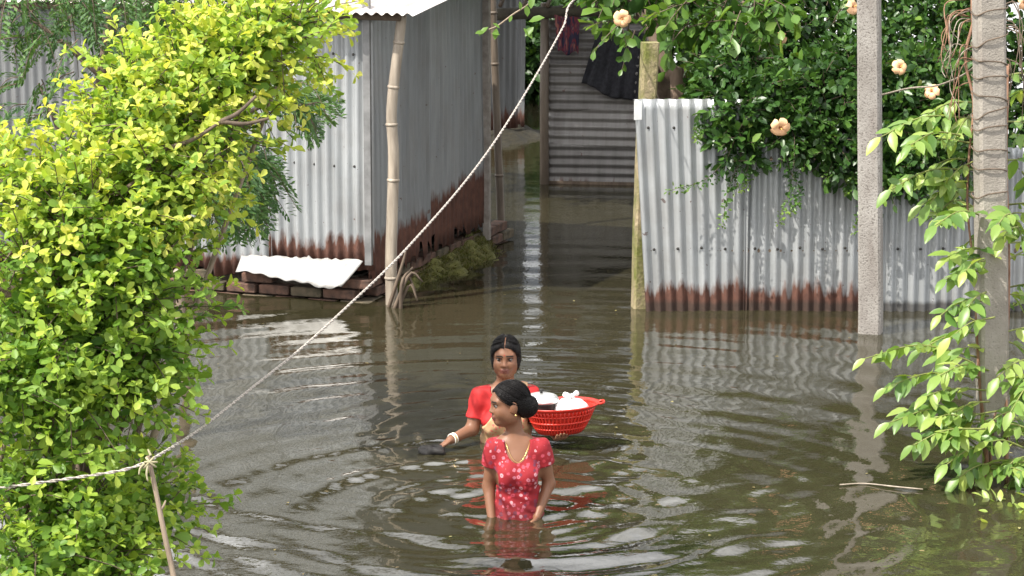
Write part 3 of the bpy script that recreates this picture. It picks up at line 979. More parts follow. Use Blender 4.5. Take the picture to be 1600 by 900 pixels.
    # the bare forked branches that show through, upper middle
    for p0, p1 in (((190, 300), (262, 232)), ((262, 232), (345, 190)), ((262, 232), (215, 205)), ((345, 190), (400, 150)), ((200, 300), (150, 262)), ((345, 190), (420, 185))):
        m = MB(); m.tube(curve([D(*p0, d - .30), D((p0[0] + p1[0]) / 2, (p0[1] + p1[1]) / 2 + 6, d - .28), D(*p1, d - .26)], 8), np.linspace(.011, .006, 8), 6); put('branch', m.mesh('branch', BARK), root)


make_shrub()

# ---- feathery tree between shrub and shed
FEATHER = leaf_material('feather_leaf', [(0, (.035, .085, .03)), (.5, (.075, .16, .045)), (1, (.17, .28, .07))], .35, .5)


def make_feathery():
    base = G(120, 640); base[2] = 0
    root = empty('feathery_tree', base, 'feathery dark green tree with fine leaflets between shrub and tin shed', 'tree')
    r = np.random.default_rng(21)
    P, Dr, Up, S, T = [], [], [], [], []
    stems = []
    fr = []
    def group(x0, x1, y0, y1, n, dx, dy, L0, L1):
        for _ in range(n): fr.append((r.uniform(x0, x1), r.uniform(y0, y1), dx + r.normal() * .5, dy + r.normal() * .3, r.uniform(L0, L1), r.uniform(15.0, 16.4)))
    group(0, 330, -60, 35, 130, .2, .5, .20, .38); group(20, 130, 30, 70, 12, -.6, .5, .2, .3); group(150, 300, 20, 70, 22, .2, .7, .2, .3); group(0, 120, 110, 175, 9, -.7, .6, .15, .25); group(60, 190, 150, 200, 10, .4, .5, .18, .28)
    group(420, 470, 120, 175, 26, .7, .55, .16, .26); group(455, 500, 140, 160, 5, 1, .5, .12, .2); group(320, 400, 205, 300, 80, .5, .8, .18, .32); group(300, 370, 290, 330, 18, .3, .9, .14, .24); group(380, 400, 200, 260, 12, .4, 1, .18, .3)
    for (px, py, dx, dy, L, dep) in fr:
        a = D(px, py, dep)
        d = norm(np.array([dx, r.normal() * .5, -dy * .8]))
        b = a + d * L * .55 + Z3 * .02; c = a + d * L - Z3 * .25 * L
        pts = curve([a, b, c], 14); stems.append(pts)
        nrm_ = norm(Z3 + r.normal(size=3) * .4)
        sd = norm(np.cross(d, nrm_))
        age = r.random()
        for k in range(1, 14):
            ll = .05 * math.sin(math.pi * (k + 3) / 18) * 1.6
            for s in (-1, 1):
                q = norm(d * .55 + sd * s)
                for t in (.35, .7, 1.0):            # three leaflets along each side pinna
                    P.append(pts[k] + q * ll * t * .9); Dr.append(norm(q + d * .5 + r.normal(size=3) * .25)); Up.append(norm(nrm_ + r.normal(size=3) * .3)); S.append(.036 * r.uniform(.7, 1.2)); T.append(np.clip(.15 + .55 * age + r.normal() * .12, 0, .99))
    LV, LF = leaf_shape('leaflet')
    o = put('crown', leaf_mesh('crown', LV, LF, np.array(P), frames(np.array(Dr), np.array(Up)), np.array(S), np.array(T), FEATHER), root); o['kind'] = 'stuff'
    twig_part(root, stems, BARK, .004)
    t0 = D(110, 640, 15.6); t0[2] = -.8
    m = MB(); m.tube(curve([t0, D(115, 400, 15.7), D(150, 180, 15.8), D(170, 40, 15.8), D(185, -120, 15.9)], 20), np.linspace(.05, .018, 20), 9); put('trunk', m.mesh('trunk', BARK), root)
    for pts in ([(115, 400), (220, 280), (330, 215), (400, 190)], [(150, 180), (240, 60), (300, 10)], [(160, 120), (90, 60), (20, 10)], [(330, 215), (400, 170), (470, 140)], [(130, 300), (90, 200), (60, 130)]):
        m = MB(); m.tube(curve([D(*p, 15.7) for p in pts], 14), np.linspace(.02, .006, 14), 6); put('branch', m.mesh('branch', BARK), root)


make_feathery()

# ---- dark hibiscus hedge over the fence
HEDGE = leaf_material('hedge_leaf', [(0, (.016, .045, .012)), (.45, (.040, .100, .020)), (.8, (.085, .175, .03)), (1, (.17, .26, .04))], .26, .36, 1.15, .45)
PETAL = Mat('petal', .6)
PETAL.color(PETAL.mix(PETAL.ramp(PETAL.math('MULTIPLY', PETAL.n('VectorMath', {'operation': 'LENGTH'}, i0=PETAL.obj()).outputs[1], 16.), [(.12, 0.), (.30, 1.)]), (.22, .02, .02), (.80, .47, .26)))
STAMEN = plain('stamen', (.65, .35, .08), (.8, .5, .12), 60, .6)


def flower(root, p, facing, size=.062):
    q = Vector(facing).to_track_quat('Z', 'Y').to_matrix().to_4x4()
    M4 = Matrix.Translation(Vector(p)) @ q
    V, F = [], []
    for k in range(5):
        a0 = k * 2 * math.pi / 5; b = len(V)
        for (rr, w, z) in ((.003, .66, .0), (.022, .68, .012), (.045, .66, .017), (.060, .55, .006), (.067, .34, -.008)):
            for s in (-1, 0, 1):
                a = a0 + s * w * 1.02
                V.append((rr * math.cos(a) * size / .062, rr * math.sin(a) * size / .062, z + .006 * (s == 0) + .0025 * (s > 0) + .006 * math.sin(k * 3.7 + size * 900 + rr * 160 * s) * rr / .05))
        for i in range(4):
            for s in range(2): F.append((b + i * 3 + s, b + (i + 1) * 3 + s, b + (i + 1) * 3 + s + 1, b + i * 3 + s + 1))
    o = put('flower', mesh_from('flower', V, F, PETAL.m), root, M4)
    m = MB(); m.tube([(0, 0, 0), (.003, .002, .02), (.006, .006, .045)], [.004, .003, .005], 6)
    st_ = bpy.data.objects.new('stamen', m.mesh('stamen', STAMEN)); col.objects.link(st_); st_.parent = o


def make_hedge():
    base = np.array([FX0 + 1.2, FY + .7, 0])
    root = empty('hibiscus_hedge', base, 'dense dark green hibiscus hedge with peach flowers spilling over the tin fence', 'hedge')
    s = FPX / 20.8
    bl = [(1140, 70, 55, 75, 21.0), (1190, 110, 80, 90, 20.9), (1140, 150, 60, 50, 20.5), (1270, 80, 90, 90, 20.9), (1290, 180, 70, 60, 20.5), (1220, 190, 60, 36, 20.4), (1350, 110, 80, 100, 20.8), (1330, 215, 60, 45, 20.5), (1430, 90, 80, 90, 20.9),
          (1440, 190, 70, 60, 20.6), (1500, 130, 70, 110, 20.9), (1150, -40, 70, 60, 21.3), (1230, -40, 100, 80, 21.2), (1360, -40, 100, 80, 21.2), (1480, -30, 90, 80, 21.2), (1560, 60, 80, 150, 21.2), (1590, 250, 70, 90, 20.9), (1470, 250, 40, 40, 20.4), (1680, 120, 80, 130, 21.0), (1770, 100, 90, 140, 21.1), (1870, 130, 90, 130, 21.0), (1700, 230, 70, 50, 20.6), (1820, 230, 80, 50, 20.6), (1960, 140, 90, 130, 21.1),
          (1150, 165, 50, 48, 19.75), (1145, 110, 45, 50, 19.9), (1205, 150, 60, 44, 19.8), (1245, 205, 50, 36, 19.75), (1290, 160, 60, 60, 19.8), (1320, 235, 52, 42, 19.75), (1385, 190, 60, 70, 19.85), (1440, 240, 56, 56, 19.8), (1500, 230, 50, 80, 19.85), (1340, 120, 60, 60, 20.), (1450, 140, 60, 60, 20.), (1155, 225, 26, 30, 19.7), (1390, 270, 40, 30, 19.75)]
    A = [blob(*b[:4], b[4], .36 if b[4] > 20.1 else .20) for b in bl]
    a = sprays(A, 5000, 8, .066, 31, twig=.15, shell=.55, tip_tint=.38, base_tint=.45, upb=.15, flat=.5, hang=.15)
    a2 = sprays([b for b, q in zip(A, bl) if q[4] < 20.6], 1900, 8, .066, 32, twig=.15, shell=.45, tip_tint=.38, base_tint=.45, upb=.1, flat=.5, hang=.25)
    a = tuple(np.concatenate([x, y]) for x, y in zip(a[:4], a2[:4])) + (a[4] + a2[4],)
    # shoots that hang down in front of the tin
    vines = [[(1130, 150), (1150, 210), (1110, 275), (1046, 298)], [(1140, 160), (1160, 230), (1140, 290), (1128, 352)], [(1150, 190), (1170, 250), (1150, 300)], [(1225, 170), (1240, 240), (1235, 290), (1215, 350)], [(1240, 190), (1230, 250), (1250, 300), (1240, 330)],
             [(1320, 220), (1350, 270), (1345, 320), (1336, 362)], [(1440, 230), (1450, 290), (1460, 350)], [(1460, 230), (1475, 290), (1470, 340)], [(1290, 210), (1300, 250), (1290, 280)], [(1110, 120), (1095, 170), (1085, 215)], [(1440, 220), (1430, 290), (1445, 330)], [(1180, 160), (1190, 190), (1180, 225)], [(1340, 230), (1330, 280), (1325, 300)]]
    r = np.random.default_rng(33)
    P, Dr, Up, S, T = [], [], [], [], []
    paths = []
    for vi, v in enumerate(vines):
        pts = curve([D(x, y, 19.75 - .05 * i + (.45 if i == 0 else 0)) for i, (x, y) in enumerate(v)], 26); paths.append(pts)
        for rep in range(2):
            off = r.normal(size=3) * .04 * rep
            for k in range(26):
                t = k / 25
                for _ in range(4 if rep == 0 else 3):
                    dd = norm(r.normal(size=3) + np.array([0, -.3, -.2]))
                    P.append(pts[k] + off + dd * .025 * r.random()); Dr.append(dd); Up.append(norm(Z3 * .7 + np.array([0, -.5, 0]) + r.normal(size=3) * .6)); S.append(.044 * r.uniform(.6, 1.2) * (1 - .35 * t)); T.append(np.clip(.25 + .25 * r.random() + (.55 * t * t if t > .75 else 0), 0, .99))
    LV, LF = leaf_shape('oval')
    P = np.concatenate([a[0], P]); R = np.concatenate([a[1], frames(np.array(Dr), np.array(Up))]); S = np.concatenate([a[2], S]); T = np.concatenate([a[3], T])
    dist = (P - [0, 0, CAM_H]) @ FWD
    py = 450 - FPX * ((P - [0, 0, CAM_H]) @ UPV) / dist
    leaves_into(root, LV, LF, P, R, S, T, HEDGE, 300, prefer=dist - 3 * S + np.where(py < 8, 9, 0))
    twig_part(root, a[4][::3] + paths, BARK, .004)
    for k, b in enumerate(A[::2]):
        m = MB(); st0 = base + np.array([(k - 4) * .12, r.normal() * .1, -.8]); m.tube(curve([st0, (st0 + b[0]) / 2 + r.normal(size=3) * .08, b[0]], 12), np.linspace(.03, .008, 12), 7)
        put('branch', m.mesh('branch', BARK), root)
    for (x, y, dep, sz) in ((1218, 62, 20.3, .055), (1405, 105, 19.7, .052), (1456, 143, 19.6, .052), (1219, 199, 19.45, .064), (1331, 11, 20.3, .055), (1597, 4, 20.2, .05)):
        flower(root, D(x, y, dep), (r.normal() * .6, -1, .25 + r.normal() * .45), sz)


make_hedge()

# ---- young tree with larger leaves behind the gate pillar
def make_young_tree():
    base = D(1062, 150, 21.6); base[2] = 0
    root = empty('young_tree', base, 'young tree with bent brown trunk and larger mid green leaves behind the fence corner', 'tree')
    dep = 21.4
    m = MB()
    tr = curve([base - Z3 * .8, D(1062, 160, dep), D(1045, 110, dep), D(1022, 50, dep), D(1015, -60, dep), D(1030, -200, dep)], 26)
    m.tube(tr, np.linspace(.07, .045, 26), 10); put('trunk', m.mesh('trunk', bark_material('trunk_bark', (.10, .07, .05), (.24, .17, .125))), root)
    for pts in ([(1022, 50), (1000, 20), (980, -10)], [(1018, 20), (1080, -10), (1140, -5), (1190, 20)], [(1015, -60), (950, -120)], [(1020, -100), (1100, -140)]):
        m = MB(); m.tube(curve([D(*p, dep - .25 * i * (p[0] > 1022)) for i, p in enumerate(pts)], 12), np.linspace(.03, .01, 12), 7); put('branch', m.mesh('branch', BARK), root)
    bl = [(1090, 8, 55, 26, 20.2), (1150, 15, 55, 28, 20.1), (1200, 8, 35, 24, 20.1), (1075, 40, 28, 20, 20.2), (1170, 40, 30, 16, 20.1), (985, -20, 70, 36, 20.6), (970, 40, 16, 18, 20.3), (988, 58, 14, 12, 20.3), (1050, -60, 90, 50, 21.5), (1010, 10, 45, 20, 20.8),
          (1150, -60, 90, 50, 21.0), (930, -75, 60, 30, 21.6), (1080, -150, 150, 70, 22), (1075, 70, 14, 30, 21.6)]
    a = sprays([blob(*b[:4], b[4], .22) for b in bl], 300, 7, .105, 41, twig=.22, shell=.4, tip_tint=.35, base_tint=.5, upb=-.1, hang=.35, flat=.7)
    LV, LF = leaf_shape('obovate')
    mat = leaf_material('young_leaf', [(0, (.035, .09, .018)), (.5, (.085, .18, .03)), (1, (.20, .30, .05))], .35, .38)
    dist = (a[0] - [0, 0, CAM_H]) @ FWD; py = 450 - FPX * ((a[0] - [0, 0, CAM_H]) @ UPV) / dist
    leaves_into(root, LV, LF, *a[:4], mat, 300, prefer=dist + np.where(py < 4, 9, 0))
    twig_part(root, a[4], BARK, .005)
    flower(root, D(972, 29, 20.1), (-.2, -1, -.1), .06)
    return tr


YT = make_young_tree()

# small vine with a few broad leaves reaching over the passage
vr = empty('creeper', D(800, 20, 19.5), 'thin creeper with a few broad bright leaves dangling across the passage top', 'creeper')
m = MB(); m.tube(curve([D(850, -40, 19.5), D(830, 2, 19.5), D(802, 22, 19.5), D(778, 40, 19.5), D(764, 46, 19.5)], 16), .006, 5); put('stem', m.mesh('stem', BARK_PALE), vr)
LV, LF = leaf_shape('oval'); VM = leaf_material('creeper_leaf', [(0, (.05, .13, .02)), (1, (.16, .28, .04))], .4)
me = mesh_from('leaf', LV, LF, VM); attr(me, 'tint', np.full(len(LV), .6))
r_ = np.random.default_rng(8)
for (x, y, sz) in ((763, 42, .09), (776, 44, .08), (757, 50, .07), (768, 52, .06), (826, 34, .12), (818, 44, .10), (834, 42, .09), (822, 8, .08), (832, -6, .09), (812, 2, .06), (800, 24, .05), (770, 36, .06)):
    R = frames(np.array([[r_.normal() * .8, -.3, -.5 + r_.normal() * .5]]), np.array([[r_.normal() * .3, -.6, .8]]))[0] * sz * 1.0
    M4 = Matrix.Identity(4)
    for i in range(3):
        for j in range(3): M4[i][j] = R[i, j]
    M4.translation = Vector(D(x, y, 19.45)); put('leaf', me, vr, M4)

# ---- climbing plant with large leaflets on the right
VINE = leaf_material('vine_leaf', [(0, (.07, .16, .035)), (.5, (.20, .33, .07)), (1, (.42, .50, .12))], .42, .36, 1.25, .5)


def make_vine():
    base = G(1560, 800); base[2] = 0
    root = empty('climbing_plant', base, 'climbing plant with long pointed bright green leaves around the right concrete pole', 'plant')
    r = np.random.default_rng(51)
    dp = float((b2 - np.array([0, 0, CAM_H])) @ FWD)
    sp = [((1528, 160), (1450, 178), 0), ((1522, 185), (1376, 214), 0), ((1525, 225), (1420, 235), -.1), ((1522, 265), (1392, 296), 0), ((1530, 300), (1440, 320), .1), ((1545, 340), (1462, 352), -.2), ((1552, 390), (1480, 402), -.25), ((1550, 430), (1478, 436), -.2),
          ((1545, 470), (1470, 492), -.2), ((1548, 520), (1440, 545), -.1), ((1535, 560), (1352, 560), -.1), ((1530, 590), (1385, 606), -.15), ((1545, 650), (1390, 660), -.15), ((1550, 660), (1425, 695), -.2), ((1570, 700), (1480, 725), -.2),
          ((1568, 120), (1612, 118), .1), ((1572, 190), (1625, 205), .1), ((1572, 250), (1625, 262), -.1), ((1572, 320), (1640, 330), -.1), ((1570, 380), (1640, 395), 0), ((1570, 450), (1640, 455), 0), ((1565, 520), (1640, 520), -.2),
          ((1570, 590), (1640, 600), -.2), ((1565, 660), (1640, 665), -.2), ((1560, 720), (1640, 730), -.2), ((1540, 735), (1500, 760), -.1), ((1600, 700), (1545, 690), -.35), ((1545, 610), (1440, 625), -.25), ((1570, 640), (1470, 680), -.3), ((1530, 700), (1420, 640), -.1), ((1600, 640), (1545, 660), -.4), ((1610, 720), (1540, 745), -.4), ((1610, 560), (1560, 590), -.3), ((1590, 340), (1560, 350), -.3), ((1520, 310), (1450, 280), .1)]
    for (p0, p1, dd) in list(sp) + list(sp)[::2]:
        sp.append(((p0[0] + r.normal() * 14, p0[1] + 10 + r.random() * 22), (p0[0] + (p1[0] - p0[0]) * r.uniform(.35, .8), p1[1] + 18 + r.normal() * 16), dd + .12 * r.normal()))
    P, Dr, Up, S, T = [], [], [], [], []
    stems = []
    for (p0, p1, dd) in sp:
        a0 = D(*p0, dp + dd); a1 = D(*p1, dp + dd - .12 + r.normal() * .12)
        L = np.linalg.norm(a1 - a0)
        pts = curve([a0, a0 * .45 + a1 * .55 + Z3 * .10 * L, a1], 16); stems.append(pts)
        n = max(2, int(L / .055))
        for k in range(n):
            t = .3 + .62 * k / max(1, n - 1)
            i = min(14, int(t * 15)); q = pts[i]; d = norm(pts[i + 1] - pts[i])
            side = norm(np.cross(d, Z3) + r.normal(size=3) * .2)
            for s in (-1, 1):
                P.append(q); Dr.append(norm(d * .7 + side * s * .8 - Z3 * (.05 + .55 * r.random()) + r.normal(size=3) * .28)); Up.append(norm(Z3 + np.array([-.15, -.35, 0]) + r.normal(size=3) * .45)); S.append(.104 * r.uniform(.5, 1.3)); T.append(np.clip(r.beta(2, 2) + .0, 0, .99))
        P.append(pts[-1]); Dr.append(norm(norm(pts[-1] - pts[-2]) - Z3 * .4)); Up.append(norm(Z3 + np.array([0, -.4, 0]))); S.append(.115 * r.uniform(.8, 1.15)); T.append(np.clip(.4 + .5 * r.random(), 0, .99))
    # young yellowish growth low right
    for _ in range(70):
        q = D(r.uniform(1520, 1610), r.uniform(775, 850), dp - .7 + r.normal() * .15)
        P.append(q); Dr.append(norm(r.normal(size=3) + np.array([-.3, -.2, .1]))); Up.append(norm(Z3 + r.normal(size=3) * .4)); S.append(r.uniform(.05, .09)); T.append(r.uniform(.6, .99))
    LV, LF = leaf_shape('lance')
    leaves_into(root, LV, LF, np.array(P), frames(np.array(Dr), np.array(Up)), np.array(S), np.array(T), VINE, 420)
    for pts in stems:
        m = MB(); m.tube(pts, np.linspace(.006, .003, len(pts)), 5); put('stalk', m.mesh('stalk', VINE_STEM), root)
    for pts, rad in (([(1545, 900), (1540, 700), (1530, 560), (1526, 400), (1524, 200), (1528, 60), (1530, -40)], .016), ([(1590, 900), (1575, 760), (1572, 600), (1576, 420), (1572, 250), (1575, 100)], .014), ([(1560, 840), (1548, 720), (1560, 600), (1556, 520)], .010)):
        q = [D(*p, dp - .13) for p in pts]; q[0][2] = -.3
        m = MB(); m.tube(curve(q, 40), np.linspace(rad, rad * .6, 40), 7); put('stem', m.mesh('stem', DRY), root)


VINE_STEM = plain('green_stalk', (.14, .17, .04), (.22, .24, .07), 20, .6)
make_vine()

# dead brown tendrils on the same pole
def make_tendrils():
    root = empty('dry_tendrils', b2, 'brown dead vine tendrils clinging to the upper left of the right pole', 'dead vine')
    r = np.random.default_rng(61)
    dp = float((b2 - np.array([0, 0, CAM_H])) @ FWD) - .1
    for k in range(5):                                # strands running down the left edge
        x = 1517 + 5 * k
        q = [D(x + r.normal() * 5, y, dp - .03 * r.random()) for y in (-60, 20, 90, 160, 240, 330, 430, 520)]
        m = MB(); m.tube(curve(q, 50), np.linspace(.010, .005, 50), 6); put('tendril', m.mesh('tendril', DRY), root)
    for k in range(16):                               # free hanging curls
        x, y = 1522 + r.normal() * 4, r.uniform(-10, 130)
        L = r.uniform(40, 110)
        q = [D(x, y, dp), D(x - 18 - r.random() * 22, y + 6 + r.normal() * 8, dp - .05), D(x - 24 - r.random() * 26, y + L * .6, dp - .05 + r.normal() * .05), D(x - 22 - r.random() * 28, y + L, dp - .05)]
        m = MB(); m.tube(curve(q, 16), np.linspace(.004, .0018, 16), 5); put('tendril', m.mesh('tendril', DRY if k % 3 else BAMBOO), root)
    for k in range(8):                                # hanging right of the pole
        x, y = 1568 + r.normal() * 4, r.uniform(-20, 90)
        q = [D(x, y, dp), D(x + 15 + r.random() * 20, y + 20 + r.normal() * 10, dp), D(x + 10 + r.random() * 25, y + 80 + 50 * r.random(), dp)]
        m = MB(); m.tube(curve(q, 14), np.linspace(.004, .002, 14), 5); put('tendril', m.mesh('tendril', BARK), root)
    for k, y in enumerate((15, 60, 95, 118, 150, 172, 196, 232, 262, 300)):           # loops round the pole
        c = YP(1546, y, b2[1]); th = np.linspace(0, 2 * math.pi, 29)
        tilt = r.normal() * .02
        q = [c + rotz(.12) @ np.array([.088 * math.copysign(abs(math.cos(a)) ** .6, math.cos(a)), .088 * math.copysign(abs(math.sin(a)) ** .6, math.sin(a)), tilt * math.cos(a) * 1.3 + .006 * math.sin(3 * a)]) for a in th]
        m = MB(); m.tube(q, .004, 5, False); put('tendril', m.mesh('tendril', BARK), root)
    q = [D(1378, 148, dp + 2.5), D(1420, 138, dp + 1.6), D(1470, 132, dp + .8), D(1522, 105, dp - .05), D(1545, 60, dp - .12)]
    m = MB(); m.tube(curve(q, 24), .006, 5); put('tendril', m.mesh('tendril', BAMBOO), root)
    for k in range(10):                               # brown debris low on the pole at the waterline
        q = [D(1500 + r.random() * 40, 735 + r.random() * 30, dp - .2) for _ in range(3)]
        m = MB(); m.tube(curve(q, 8), .005, 5); put('tendril', m.mesh('tendril', DRY), root)


make_tendrils()

# ---- trees beyond, which close the view between the roofs and stand in the water's reflections; one is added to shade the gate
def far_tree(base, blobs, n, leaf, seed, label, stops):
    root = empty('background_tree', base, label, 'tree', 'trees beyond the yard')
    a = sprays(blobs, n, 8, leaf, seed, twig=.4, shell=.5, upb=.2, hang=.2)
    LV, LF = leaf_shape('oval')
    o = put('crown', leaf_mesh('crown', LV, LF, *a[:4], leaf_material('far_leaf', stops, .25)), root); o['kind'] = 'stuff'
    r = np.random.default_rng(seed)
    m = MB(); top = blobs[0][0]; m.tube(curve([np.array(base) - Z3 * .8, (np.array(base) + top) / 2 + r.normal(size=3) * .1, top], 14), np.linspace(.14, .06, 14), 9); put('trunk', m.mesh('trunk', BARK), root)
    for b in blobs[1:]:
        m = MB(); m.tube(curve([np.array(base) * .4 + top * .6, (b[0] + top) / 2 - Z3 * .1, b[0]], 10), np.linspace(.06, .015, 10), 7); put('branch', m.mesh('branch', BARK), root)


dk = [(0, (.015, .04, .010)), (.6, (.035, .085, .018)), (1, (.08, .15, .03))]
far_tree((4.6, 24.5, 0), [(np.array([4.6, 24.6, 3.6]), np.array([1.9, 1.3, 1.2])), (np.array([3.2, 24.0, 3.0]), np.array([1.2, 1.0, .8])), (np.array([6.2, 24.5, 3.4]), np.array([1.6, 1.2, 1.2])), (np.array([4.4, 24.6, 5.0]), np.array([1.5, 1.2, 1.0]))], 1500, .13, 71,
         'tall dark tree rising behind the hibiscus hedge', dk)
far_tree((.55, 32.5, 0), [(np.array([.6, 32.5, .75]), np.array([1.4, .8, .55])), (np.array([-.6, 33, .6]), np.array([1.2, .8, .5])), (np.array([1.9, 32.8, .8]), np.array([1.2, .8, .6])), (np.array([.4, 32.3, .4]), np.array([1.4, .6, .5])), (np.array([.3, 31.9, .6]), np.array([.7, .5, .5]))], 2000, .10, 72,
         'dark leafy tree closing the view at the far end of the passage', dk)
far_tree((2.0, 29.5, 0), [(np.array([.2, 24.7, 3.0]), np.array([.9, .9, .4])), (np.array([-.8, 24.4, 3.0]), np.array([.9, .9, .4])), (np.array([.9, 25.4, 3.1]), np.array([.8, .9, .5])), (np.array([-.4, 25.4, 3.4]), np.array([1.1, .8, .5])), (np.array([-.6, 24.2, 3.3]), np.array([1.0, .9, .4]))], 1700, .13, 74,  # crown out of view, added to keep the sun off the gate
         'tree whose high branches shade the tin gate', dk)
for k, (x, y, lab) in enumerate(((10.5, 30, 'broad tree standing right of the tall dark tree beyond the fence'), (15.5, 33, 'rightmost leafy tree beyond the flooded yard'), (-13.5, 33, 'leftmost leafy tree beyond the tin shed'))):
    far_tree((x, y, 0), [(np.array([x, y, 2.6]), np.array([2.6, 1.5, 1.6])), (np.array([x - 1.6, y - .3, 1.4]), np.array([1.6, 1.2, 1.2])), (np.array([x + 1.6, y, 1.5]), np.array([1.6, 1.2, 1.2])), (np.array([x, y - .4, .9]), np.array([1.8, 1.0, 1.0]))], 900, .17, 80 + k, lab, dk)
far_tree((-7.5, 29, 0), [(np.array([-7.5, 29, 4.2]), np.array([2.2, 1.6, 1.6])), (np.array([-9.5, 29, 4.0]), np.array([2, 1.6, 1.6])), (np.array([-6.0, 29.3, 3.6]), np.array([1.4, 1.2, 1.0]))], 1100, .13, 73, 'leafy tree standing behind the tin shed', dk)

# ------------------------------------------------------------------ rope and its stick
ROPE = Mat('rope', .9)
w_ = ROPE.n('TexWave', {'bands_direction': 'DIAGONAL'}, Vector=ROPE.obj(), Scale=22., Distortion=2.)
ROPE.color(ROPE.ramp(w_.outputs[0], [(.3, (.34, .30, .27)), (.7, (.54, .49, .44))])); ROPE.bump(w_.outputs[0], .004)
sd0 = 10.95
s_top = D(231, 722, sd0)
far = YT[20].copy()
dirh = norm(np.array([far[0] - s_top[0], far[1] - s_top[1], 0]))


def on_plane(px, py):
    """the point of the rope's own vertical plane seen along this line"""
    r = ray(px, py); n = np.array([-dirh[1], dirh[0], 0])
    o = np.array([0, 0, CAM_H]); t = np.dot(s_top - o, n) / np.dot(r, n)
    return o + r * t


rp = [s_top] + [on_plane(x, y) for x, y in ((310, 672), (400, 601), (475, 541), (548, 474), (605, 420), (645, 378), (712, 302), (760, 240), (800, 180), (845, 105), (880, 42), (903, -5))] + [far]
rope = empty('rope', s_top, 'long pale twisted rope slanting across the scene down to a thin stick', 'rope')


def twisted(name, pts, rad, n=220):
    P = curve(pts, n)
    L = np.concatenate([[0], np.cumsum(np.linalg.norm(np.diff(P, axis=0), axis=1))])
    t = norm(np.gradient(P, axis=0)); a = norm(np.cross(t, Z3)); b = np.cross(t, a)
    for k in range(2):
        w = L / .11 * 2 * math.pi + k * math.pi
        q = P + (a * np.cos(w)[:, None] + b * np.sin(w)[:, None]) * rad * .55
        m = MB(); m.tube(q, rad * .62, 6); put('strand', m.mesh('strand', ROPE.m), rope)


twisted('strand', rp, .0062, 420)
twisted('strand', [s_top, D(190, 735, 10.93), D(120, 746, 10.9), D(50, 756, 10.85), D(-30, 766, 10.8)], .0058, 140)
m = MB()
for k, (p, q) in enumerate((((228, 715), (244, 730)), ((240, 714), (224, 732)), ((226, 722), (246, 722)))):
    m.tube(curve([D(*p, sd0 - .025), D(234, 722, sd0 - .035), D(*q, sd0 - .025)], 6), .0045, 6)
for q in ([(232, 724), (229, 740), (231, 752)], [(226, 724), (219, 732), (217, 742)], [(236, 712), (233, 706), (231, 702)]):
    m.tube(curve([D(*p, sd0 - .03) for p in q], 8), np.linspace(.006, .003, 8), 5)
put('knot', m.mesh('knot', plain('frayed_rope', (.30, .27, .16), (.42, .38, .25), 50, .9)), rope)
stick = empty('thin_stick', D(270, 930, sd0), 'thin brown stick holding the rope in front of the shrub', 'stick')
sb = D(274, 930, sd0); sb2 = sb + (sb - D(232, 722, sd0)) * .9
m = MB(); m.tube(curve([sb2, D(271, 900, sd0), D(258, 840, sd0), D(246, 780, sd0), D(234, 724, sd0), D(231, 712, sd0)], 20), np.linspace(.012, .008, 20), 8); put('shaft', m.mesh('shaft', BARK_PALE), stick)
m = MB(); m.tube([D(250, 800, sd0), D(256, 790, sd0), D(259, 782, sd0)], [.007, .005, .003], 5); put('twig_stub', m.mesh('twig_stub', BARK_PALE), stick)

# floating reed
m = MB(); q = [G(1312, 761), G(1350, 759), G(1400, 764), G(1442, 768)]
for p in q: p[2] = .012
m.tube(curve(q, 14), .004, 5); tag(put('reed', m.mesh('reed', BAMBOO)), 'thin yellow reed floating near the right bank', 'reed')

# specks of leaf litter floating on the water
r_ = np.random.default_rng(91)
LV, LF = leaf_shape('oval'); n_ = 90
P_ = np.stack([r_.uniform(-2.6, 2.9, n_), 12.2 + 8.5 * r_.random(n_) ** 1.2, np.full(n_, .012)], -1)
P_ = P_[~((np.abs(P_[:, 0]) < .5) & (np.abs(P_[:, 1] - 15) < 1.2))]; n_ = len(P_)
a_ = r_.uniform(0, 6.28, n_)
me = leaf_mesh('leaf_litter', LV, LF, P_, frames(np.stack([np.cos(a_), np.sin(a_), 0 * a_], -1), np.tile([0, 0, 1.], (n_, 1)) + r_.normal(size=(n_, 3)) * .1), r_.uniform(.012, .035, n_), r_.random(n_),
               leaf_material('litter', [(0, (.10, .07, .03)), (.6, (.24, .19, .07)), (1, (.32, .30, .12))], .2))
tag(put('leaf_litter', me), 'specks of leaf litter drifting on the brown water', 'litter', kind='stuff')

